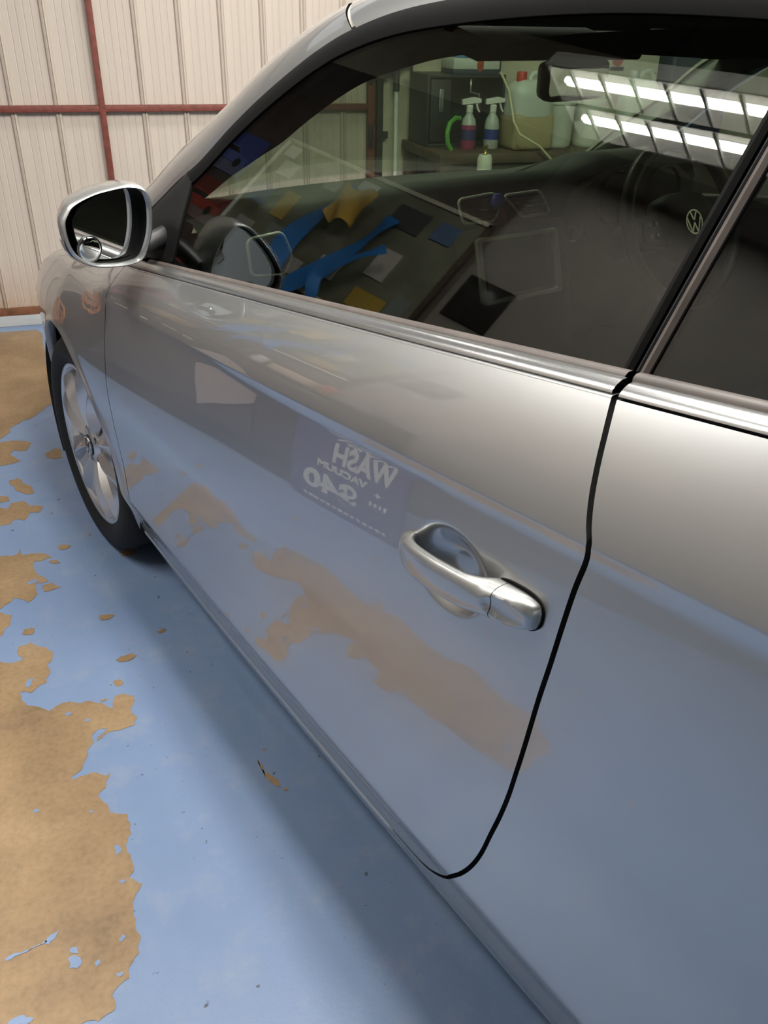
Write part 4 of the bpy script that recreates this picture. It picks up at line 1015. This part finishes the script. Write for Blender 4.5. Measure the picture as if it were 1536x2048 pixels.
tag(MB().lathe([(0,0),(.022,0),(.026,.012),(.020,.026),(0,.030)], (1.68, 4.22, BZ+.377), n=18).box((1.70, 4.22, BZ+.385), (.03,.03,.016), .005).build('sponge', mat('light_blue_foam', (.06,.25,.55), .8)), 'light blue sponge on top of the white and navy carton', 'sponge')
tag(MB().box((1.80, 4.36, BZ+.36), (.26, .10, .10), .01).build('tool_case', mat('navy_case', (.025,.035,.10), .5)), 'dark navy case behind the white and navy carton', 'case')
tag(MB().box((1.83, 4.36, BZ+.425), (.24, .08, .026), .01).build('folded_cloth', mat('dull_red_cloth', (.30,.035,.03), .9)), 'dull red folded cloth on top of the navy case', 'cloth')

def spray_bottle(label, x, y, z, liquid, sticker, level):
    r = empty('spray_bottle', label, 'spray bottle', (x, y, z), random.uniform(-.2, .2), 'spray bottles on the workbench')
    clear = mat('cloudy_bottle', (.42,.46,.43), .35)
    MB().lathe([(0,level),(.0355,level),(.0355,.100),(.030,.128),(.015,.150),(.013,.166),(0,.166)], n=20).build('bottle', clear, r)
    MB().lathe([(0,0),(.034,0),(.0362,.006),(.0362,level),(0,level)], n=20).build('liquid', mat('bottle_liquid', liquid, .3), r)
    MB().lathe([(.0366,.040),(.0366,.085)], n=20).build('sticker', mat('bottle_sticker', sticker, .5), r) if sticker else None
    h = MB().lathe([(0,.158),(.016,.158),(.016,.186),(.012,.190),(0,.190)], n=16)
    h.prism([(-.038,.190),(.052,.200),(.052,.216),(.020,.222),(-.038,.212)], lambda a, b, d: (a, d, b), -.011, .011)
    hd = h.build('spray_head', M['white'], r, angle=30)
    MB().prism([(.026,.200),(.034,.198),(.044,.170),(.052,.160),(.044,.158),(.034,.172)], lambda a, b, d: (a, d, b), -.006, .006).build('trigger', M['white'], r)
    return r
spray_bottle('spray bottle with pink liquid standing in front of the black tool cabinet', 1.672, 4.06, BZ, (.30,.05,.13), (.03,.03,.12), .105)
spray_bottle('nearly clear spray bottle with a blue sticker beside the jerrycan', 1.795, 4.07, BZ, (.40,.40,.40), (.02,.04,.22), .06)
def jerrycan(label, x, y, z, w, d, h, amb, cap, name='jerrycan'):
    r = empty(name, label, 'jerrycan', (x, y, z), .05)
    pl = mat('translucent_plastic', (.52,.56,.53), .4)
    lv = h*.48
    if amb: MB().box((0, 0, lv/2), (w, d, lv), .02, 3).build('liquid_part', mat('amber_liquid', (.36,.30,.17), .4), r)
    b = MB(); e = .55
    rings = []
    for zz, s in ((lv-.012, .985), (lv, 1.0), (h*.72, 1.0), (h*.80, .95), (h*.87, .72), (h*.90, .45)) if amb else ((0, .9), (.012, 1), (h*.72, 1.0), (h*.80, .95), (h*.87, .72), (h*.90, .45)):
        ring = []
        for k_ in range(32):
            a = 2*PI*k_/32; c, s_ = math.cos(a), math.sin(a)
            ring.append((math.copysign(abs(c)**e, c)*w/2*s, math.copysign(abs(s_)**e, s_)*d/2*s, zz))
        rings.append(ring)
    b.loft(rings, cap0=True, cap1=True).build('body', pl, r, angle=50)
    MB().tube([(-w*.05, 0, h*.86), (w*.05, 0, h*.97), (w*.25, 0, h*.99), (w*.40, 0, h*.90), (w*.42, 0, h*.76)], .013, n=10).build('handle', pl, r)
    MB().lathe([(0,h*.86),(.024,h*.86),(.024,h*.98),(.021,h),(0,h)], (-w*.22, 0, 0), n=18).build('cap', mat('can_cap', cap, .4), r)
    return r
jerrycan('large translucent jerrycan half full of amber liquid with a red cap on the workbench', 1.955, 4.03, BZ, .212, .17, .33, True, (.45,.04,.03))
for i, (x, lab) in enumerate(((2.147, 'white plastic tub standing right beside the amber jerrycan'), (2.318, 'white plastic tub on the workbench, the one further from the jerrycan'))):
    r = empty('plastic_tub', lab, 'tub', (x, 4.09, BZ), 0, 'white tubs on the workbench')
    MB().lathe([(0,0),(.068,0),(.072,.006),(.074,.012),(.079,.195),(.0,.195)], n=28).build('body', mat('white_tub', (.55,.57,.52), .4), r)
    MB().lathe([(.083,.190),(.083,.205),(.075,.211),(0,.211)], n=28).build('lid', mat('white_tub_lid', (.60,.62,.57), .4), r)
fz = empty('storage_cabinet', 'cream metal storage cabinet standing on the right end of the workbench', 'cabinet', (2.55, 4.31, BZ))
MB().box((0, .02, .26), (.40, .22, .52), .008).build('body', mat('cream_enamel', (.48,.47,.38), .45), fz)
MB().box((0, -.095, .26), (.385, .014, .50), .005).build('door', mat('cream_enamel_door', (.50,.49,.40), .45), fz)
MB().lathe([(0,0),(.030,0),(.030,-.003),(0,-.003)], (-.045, -.103, .375), axis='Y', n=20).build('round_sticker', mat('red_sticker', (.35,.05,.04), .5), fz)
MB().box((-.045, -.104, .335), (.075, .003, .016)).build('dark_sticker', M['blackmetal'], fz)
MB().box((.17, -.11, .26), (.016, .018, .12), .004).build('handle', M['satin'], fz)
jerrycan('small white jerrycan with its handle up in front of the cream storage cabinet', 2.57, 4.08, BZ, .19, .13, .335, False, (.5,.5,.48))
tag(MB().box((2.98, 4.30, BZ+.22), (.36, .26, .44), .02, 3).build('machine_case', mat('navy_machine', (.030,.032,.075), .45)), 'dark navy boxy machine on the workbench right of the cream cabinet', 'machine')
tag(MB().box((2.45, 4.03, BZ+.018), (.09, .07, .036), .008).build('blue_can', mat('blue_tin', (.05,.16,.30), .4)), 'flat blue tin between the tubs and the white jerrycan', 'tin')
tag(MB().tube([(1.575,4.02,BZ+.0),(1.555,4.02,BZ+.03),(1.55,4.02,BZ+.075),(1.565,4.03,BZ+.115),(1.60,4.05,BZ+.135),(1.63,4.07,BZ+.13)], .0115, n=12).build('hose', mat('green_hose', (.10,.32,.05), .4)), 'short bright green hose end curling in front of the black tool cabinet', 'hose')
tag(MB().tube([(1.843,4.12,1.170),(1.838,4.0,1.10),(1.828,3.90,.98),(1.85,3.87,.93),(1.95,3.86,.88),(2.02,3.86,.82),(2.03,3.86,.70),(2.03,3.86,.40),(2.0,3.86,.02)], .0055, n=8).build('cable', mat('cream_cable', (.55,.50,.33), .5)), 'thin cream cable hanging down in front of the workbench', 'cable')
# low table with the foam bottle
lt = empty('side_table', 'low white side table in front of the workbench', 'table', (1.62, 3.70, 0))
MB().box((0, 0, .625), (.30, .22, .03), .004).build('table_top', M['wood'], lt)
for x in (-.13, .13):
    for y in (-.09, .09): MB().box((x, y, .305), (.03, .03, .61), .003).build('leg', M['wood'], lt)
lt['label'] = 'low dark side table in front of the workbench carrying the white foam bottle'
fb = empty('foam_bottle', 'white foam bottle with a brass neck standing on the low dark side table', 'bottle', (1.61, 3.70, .64))
MB().box((0, 0, .078), (.125, .09, .156), .012, 3).build('tank', mat('cream_plastic_tank', (.62,.60,.45), .4), fb)
MB().lathe([(.030,.150),(.033,.158),(.033,.215),(.026,.232),(0,.232)], n=24).build('neck', mat('white_plastic_neck', (.58,.60,.52), .4), fb)
MB().lathe([(0,.230),(.009,.230),(.011,.236),(.008,.240),(.008,.258),(.011,.262),(.011,.272),(0,.272)], n=16).build('brass_fitting', mat('brass', (.60,.45,.16), .25, 1.0), fb)
# broom leaning in the corner beside the gate
br = empty('broom', 'white-handled broom leaning upside down on the plaster wall beside the gate', 'broom', (1.43, 4.40, 0))
MB().tube([(-.02, -.06, 0), (.0, .03, 1.07)], .011, n=10).build('handle', M['white'], br)
MB().tube([(.0, .03, 1.07), (.002, .04, 1.16)], .016, n=10).build('socket', M['blackmetal'], br)
MB().box((-.02, .035, 1.19), (.22, .045, .07), .01, 2, Matrix.Rotation(-.45, 3, 'Y')).build('brush', M['blackmetal'], br)
tag(MB().tube([(1.515,4.45,1.9),(1.512,4.45,1.3),(1.515,4.45,.8),(1.52,4.44,.5)], .006, n=8).build('wall_cable', M['blackmetal']), 'black cable running down the plaster wall beside the broom', 'cable')

# ------------------------------------------------------------------ left-hand wall, seen in the paint, the glass and the mirror
def paperflat(name, label, cat, y0, y1, z0, z1, m, x=XL+.010, group=None):
    return tag(MB().box((x, (y0+y1)/2, (z0+z1)/2), (.004, y1-y0, z1-z0)).build(name, m), label, cat, group)
def car_poster(label, y0, y1, z0, z1, bgc, cc):
    r = empty('poster', label, 'poster', (XL+.007, (y0+y1)/2, (z0+z1)/2), 0)
    w_, h_ = y1-y0, z1-z0
    MB().box((.003, 0, 0), (.004, w_, h_)).build('sheet', mat('poster_sheet', bgc, .35), r)
    MB().box((.0055, 0, -h_*.36), (.001, w_*.99, h_*.26)).build('printed_road', mat('poster_road', tuple(.5*c+.12 for c in bgc), .35), r)
    pl = [(-.42,-.22),(-.40,-.05),(-.22,.0),(-.10,.16),(.14,.16),(.26,.0),(.41,-.05),(.43,-.22)]
    MB().prism([(a*w_, b*h_) for a, b in pl], lambda a, b, d: (d, a, b), .0055, .0075).build('printed_car', mat('poster_car', cc, .3), r)
    for q in (-.26, .26): MB().lathe([(0,.0075),(.11*h_,.0075),(.11*h_,.0085),(0,.0085)], (0, q*w_, -.20*h_), axis='X', n=20).build('printed_wheel', M['blackmetal'], r)
    MB().prism([(-.19*w_,.01*h_),(-.09*w_,.12*h_),(.12*w_,.12*h_),(.21*w_,.01*h_)], lambda a, b, d: (d, a, b), .0076, .0086).build('printed_window', M['screen'], r)
car_poster('blue poster of a low car on the left wall near the gate', 3.98, 4.46, 1.63, 1.90, (.06,.09,.32), (.10,.15,.45))
car_poster('dark red poster of a low car on the left wall below the blue poster', 3.86, 4.44, 1.31, 1.57, (.16,.03,.025), (.34,.04,.03))
MB().box((XL+.004, 3.41, 1.25), (.008, 2.10, 2.5), .002).build('wall_panel', M['wallboard'], bpy.data.objects['wall_left'])
MB().box((XL+.004, .58, 1.25), (.008, 3.56, 2.5), .002).build('wall_panel', mat('light_brown_board', (.25,.225,.20), .75, var=.12, vscale=4), bpy.data.objects['wall_left'])
# pin board with papers and a shelf above
pb = empty('pin_board', 'large olive pin board covered with papers on the left wall', 'pin board', (XL+.006, 0, 0))
MB().box((.012, 3.12, 1.62), (.022, 1.42, .66), .003).build('board', mat('olive_board', (.16,.16,.11), .7, var=.3, vscale=8), pb)
for z in (1.28, 1.96): MB().box((.016, 3.12, z), (.030, 1.46, .022), .002).build('frame_strip', M['plaster'], pb)
for y, m_ in ((2.40, M['wood']), (3.84, M['white'])): MB().box((.016, y, 1.62), (.030, .022, .70), .002).build('frame_strip', m_, pb)
PL = ['white sheet pinned high on the board at its gate end', 'black card pinned beside the high white sheet', 'cream slip pinned between the black card and the first blue strap', 'dark blue leaflet pinned halfway up at the gate end', 'orange tall leaflet pinned beside the dark blue leaflet', 'grey-green card pinned low behind the broad blue strap', 'grey slip pinned low at the gate end', 'white tall sheet pinned high behind the yellow cloth', 'white slip pinned low between two blue straps', 'black wide card pinned high in the rear half of the board', 'cream tall sheet pinned halfway up in the rear half', 'dark blue slip pinned high near the rear end of the board', 'orange wide card pinned low in the rear half of the board', 'grey-green slip pinned low at the rear end of the board', 'grey slip pinned lowest near the middle of the board', 'white small slip pinned topmost at the gate end']
rp = random.Random(11)
cols = [(.55,.55,.50),(.06,.06,.06),(.5,.47,.40),(.10,.16,.30),(.45,.30,.05),(.20,.22,.20),(.35,.33,.30),(.60,.60,.58)]
for i, (py, pz, w_, h_) in enumerate(((3.68,1.80,.13,.09),(3.52,1.83,.14,.10),(3.33,1.83,.10,.07),(3.72,1.62,.16,.12),(3.50,1.62,.11,.16),(3.40,1.45,.18,.12),(3.66,1.42,.14,.09),(3.12,1.84,.12,.16),(2.98,1.44,.14,.10),(2.78,1.83,.20,.12),(2.72,1.58,.12,.16),(2.56,1.84,.12,.10),(2.66,1.38,.20,.10),(2.50,1.42,.10,.13),(3.18,1.36,.12,.09),(3.80-.05,1.90,.10,.07))):
    c = cols[i % len(cols)]
    tag(MB().box((XL+.0325, py, pz), (.003, w_, h_), 0, rot=None).build('pinned_paper', mat('paper', c, .6)), PL[i], 'paper', 'papers on the pin board')
tag(MB().box((XL+.013, 2.20, 1.62), (.008, .24, .22), .002).build('film_sample', M['screen']), 'glossy black film sample on the light brown wall board beside the pin board', 'film sample')
ct = MB()
rows = []
for i, a in enumerate(np.linspace(0, 1, 12)):
    rows.append([(XL+.125+.015*math.sin(b*9+i*.4)*(.3+a), 3.05+(b-.5)*.22*(1-.15*a), 1.84-.20*a+.02*math.sin(b*7)) for b in np.linspace(0, 1, 16)])
tag(MB().grid(np.array(rows)).build('hanging_cloth', mat('mustard_cloth', (.50,.30,.04), .9), smooth=True), 'mustard yellow cloth hanging over the pin board', 'cloth')
# blue straps hung from hooks
blue = mat('bright_blue_webbing', (.02,.16,.46), .5)
def strap(label, pts, w_):
    n = 40; P = np.array(pts); kx = np.arange(len(P)); t = np.linspace(0, len(P)-1, n)
    c = np.stack([pchip(kx, P[:, k_], t) for k_ in range(3)], 1); rows = []
    for i in range(n):
        tw = .5*math.sin(i*.22); sx_, sy_ = math.sin(tw), math.cos(tw)
        d = c[min(i+1, n-1)]-c[max(i-1, 0)]; d /= np.linalg.norm(d)
        e = np.cross(d, (1, 0, 0)); e /= max(np.linalg.norm(e), 1e-6); e = e*sy_+np.array([sx_, 0, 0])
        rows.append([c[i]-e*w_/2, c[i]-np.array([.004, 0, 0]), c[i]+e*w_/2, c[i]+np.array([.004, 0, 0])])
    return tag(MB().loft([list(map(tuple, r)) for r in rows]).build('strap', blue, angle=60), label, 'strap', 'blue straps on the left wall')
strap('broad blue strap hanging from the pin board towards the gate end', [(XL+.05,3.16,1.86),(XL+.07,3.20,1.70),(XL+.08,3.26,1.45),(XL+.08,3.22,1.25),(XL+.09,3.24,1.10)], .11)
strap('blue strap looped at the middle of the pin board', [(XL+.05,2.84,1.80),(XL+.08,2.86,1.62),(XL+.09,2.95,1.40),(XL+.10,3.05,1.22),(XL+.14,2.98,1.02)], .09)
strap('narrow blue strap crossing below the yellow cloth', [(XL+.15,2.66,1.62),(XL+.17,2.76,1.50),(XL+.17,2.86,1.36),(XL+.17,2.80,1.25),(XL+.17,2.74,1.16)], .06)

# left bench with a dark front, sign board leaning on it
LBX = XL+.36
lb = empty('counter', 'long dark grey counter along the left wall with pale stickers on its front', 'counter', (0, 0, 0))
MB().box((XL+.187, 3.05, .905), (.35, 2.35, .03), .004).build('counter_top', M['wood'], lb)
for y0, y1 in ((1.90, 2.46), (2.48, 3.04), (3.06, 3.62)):
    p_ = MB().box((LBX-.012, (y0+y1)/2, .50), (.02, y1-y0, .74), .004).build('front_panel', M['darkgrey'], lb)
    MB().box((LBX+.006, (y0+y1)/2, .80), (.014, .14, .016), .004).build('handle', M['satin'], p_)
MB().box((LBX-.05, 2.9, .065), (.02, 2.1, .13)).build('plinth', M['blackmetal'], lb)
for y in (1.90, 4.2): MB().box((XL+.18, y, .45), (.33, .03, .88), .004).build('end_panel', M['darkgrey'], lb)
for (y, z, a, b) in ((3.32,.70,.10,.03),(3.14,.66,.05,.05),(3.22,.40,.06,.06),(2.98,.74,.09,.02),(2.86,.72,.06,.02),(3.42,.80,.14,.02),(2.70,.60,.05,.12),(2.60,.34,.06,.04)):
    MB().box((LBX+.0005, y, z), (.004, b if False else a, b)).build('sticker', mat('pale_sticker', (.62,.58,.50) if b < .1 else (.08,.25,.55), .5), lb)
sg = empty('sign_board', 'violet-blue price sign board leaning on the dark counter along the left wall', 'sign', (LBX+.005, 1.955, .0), 0)
MB().box((.012, -.010, .172), (.016, .54, .344), .003).build('board', mat('violet_blue_sign', (.095,.095,.235), .4), sg)
lw = mat('pale_sign_lettering', (.82,.80,.75), .5)
def sm(cy, cz): return Matrix(((0,0,1,.0205),(1,0,0,cy),(0,1,0,cz),(0,0,0,1)))
text_mesh('lettering', 'WASH', .09, lw, sg, sm(-.083, .268), fit=(.285, .066))
text_mesh('lettering', '+', .05, lw, sg, sm(-.159, .184), fit=(.026, .026))
text_mesh('lettering', 'VACUUM', .05, lw, sg, sm(.010, .206), fit=(.240, .032))
text_mesh('lettering', '$40', .12, lw, sg, sm(.062, .122), fit=(.262, .088))
for (cy, cz, n_, ln) in ((-.165, .140, 4, .016), (-.01, .040, 14, .024)):
    q = MB()
    for k_ in range(n_): q.box((.0205, cy+(k_-(n_-1)/2)*(ln+.006), cz), (.002, ln*random.uniform(.6, 1), .013))
    q.build('small_print', lw, sg)
for k_ in range(3): MB().tube([(.0205, -.24+.42*t, .316+.008*math.sin(t*9+k_*1.3)+.007*k_) for t in np.linspace(0, 1, 24)], .0018, n=6).build('flourish', lw, sg)
# pale sheet taped to the counter beside the sign
tag(MB().prism([(2.46,.30),(2.80,.18),(2.86,.52),(2.62,.74),(2.50,.66)], lambda a, b, d: (LBX+d, a, b), .004, .010).build('pink_sheet', mat('dusty_pink_sheet', (.42,.34,.32), .7)), 'dusty pink sheet stuck on the counter front next to the sign board', 'sheet')
# clutter on the counter
def cbox(name, label, cat, y, w_, d_, h_, c, z=.92, x=XL+.16, rough=.5):
    o = MB().box((0, 0, h_/2), (d_, w_, h_), .008, 2); o.box((0, 0, h_+.004), (d_*.7, w_*.5, .010), .003)
    ob = o.build(name, mat(name+'_mat', c, rough)); ob.location = (x, y, z); ob.rotation_euler = (0, 0, random.uniform(-.25, .25)); return tag(ob, label, cat)
cbox('toolbox', 'red metal toolbox on the gate end of the left counter', 'toolbox', 3.95, .34, .20, .16, (.26,.03,.025))
cbox('battery_charger', 'black battery charger on the left counter beside the red toolbox', 'charger', 3.62, .22, .18, .12, (.02,.02,.02))
cbox('parts_carton', 'brown parts carton on the left counter beside the black charger', 'box', 3.36, .20, .20, .14, (.30,.19,.10))
cbox('polish_carton', 'pale carton in the middle of the left counter', 'box', 2.42, .22, .20, .11, (.50,.40,.33))
cbox('rag_tin', 'flat grey tin on the near end of the left counter', 'tin', 2.08, .18, .18, .07, (.20,.20,.20))
for i, (y, c, lab) in enumerate(((2.72, (.5,.5,.48), 'white'), (2.80, (.05,.05,.06), 'black'), (2.25, (.35,.08,.05), 'dark red'))):
    r = empty('polish_bottle', lab+' polish bottle standing on the left counter', 'bottle', (XL+.13+.03*i, y, .92), 0, 'polish bottles on the left counter')
    MB().lathe([(0,0),(.032,0),(.034,.005),(.034,.13),(.026,.15),(.013,.16),(0,.16)], n=18).build('body', mat('polish_body', c, .35), r)
    MB().lathe([(.016,.156),(.016,.195),(.008,.205),(0,.205)], n=14).build('cap', M['plastic'], r)
# brown and orange tangle near the gate: coiled cable, rag
cp = []
for k_ in range(160):
    a = k_*.28; r_ = .14+.02*math.sin(k_*.7); cp.append((XL+.42+.05*math.cos(k_*.37), 4.08+r_*math.cos(a), .36+r_*math.sin(a)+.02*math.sin(k_*.9)))
tag(MB().tube(cp, .006, n=6).build('extension_cord', mat('orange_cord', (.50,.17,.05), .5)), 'coiled orange extension cord hanging on the counter end near the gate', 'cord')
rg = bmesh.new(); bmesh.ops.create_icosphere(rg, subdivisions=3, radius=.12)
for q in rg.verts:
    q.co = Vector((q.co.x*.8, q.co.y*1.5, q.co.z*.55))*(1+.22*math.sin(q.co.x*40)*math.cos(q.co.y*33)); q.co.z = max(q.co.z, -.05)
me = bpy.data.meshes.new('rag'); rg.to_mesh(me); rg.free()
for p in me.polygons: p.use_smooth = True
me.materials.append(mat('pale_rag', (.58,.50,.46), .9)); rag = bpy.data.objects.new('rag', me); COL.objects.link(rag); rag.location = (XL+.52, 3.92, .052)
tag(rag, 'crumpled pale rag on the floor in front of the left counter', 'rag')
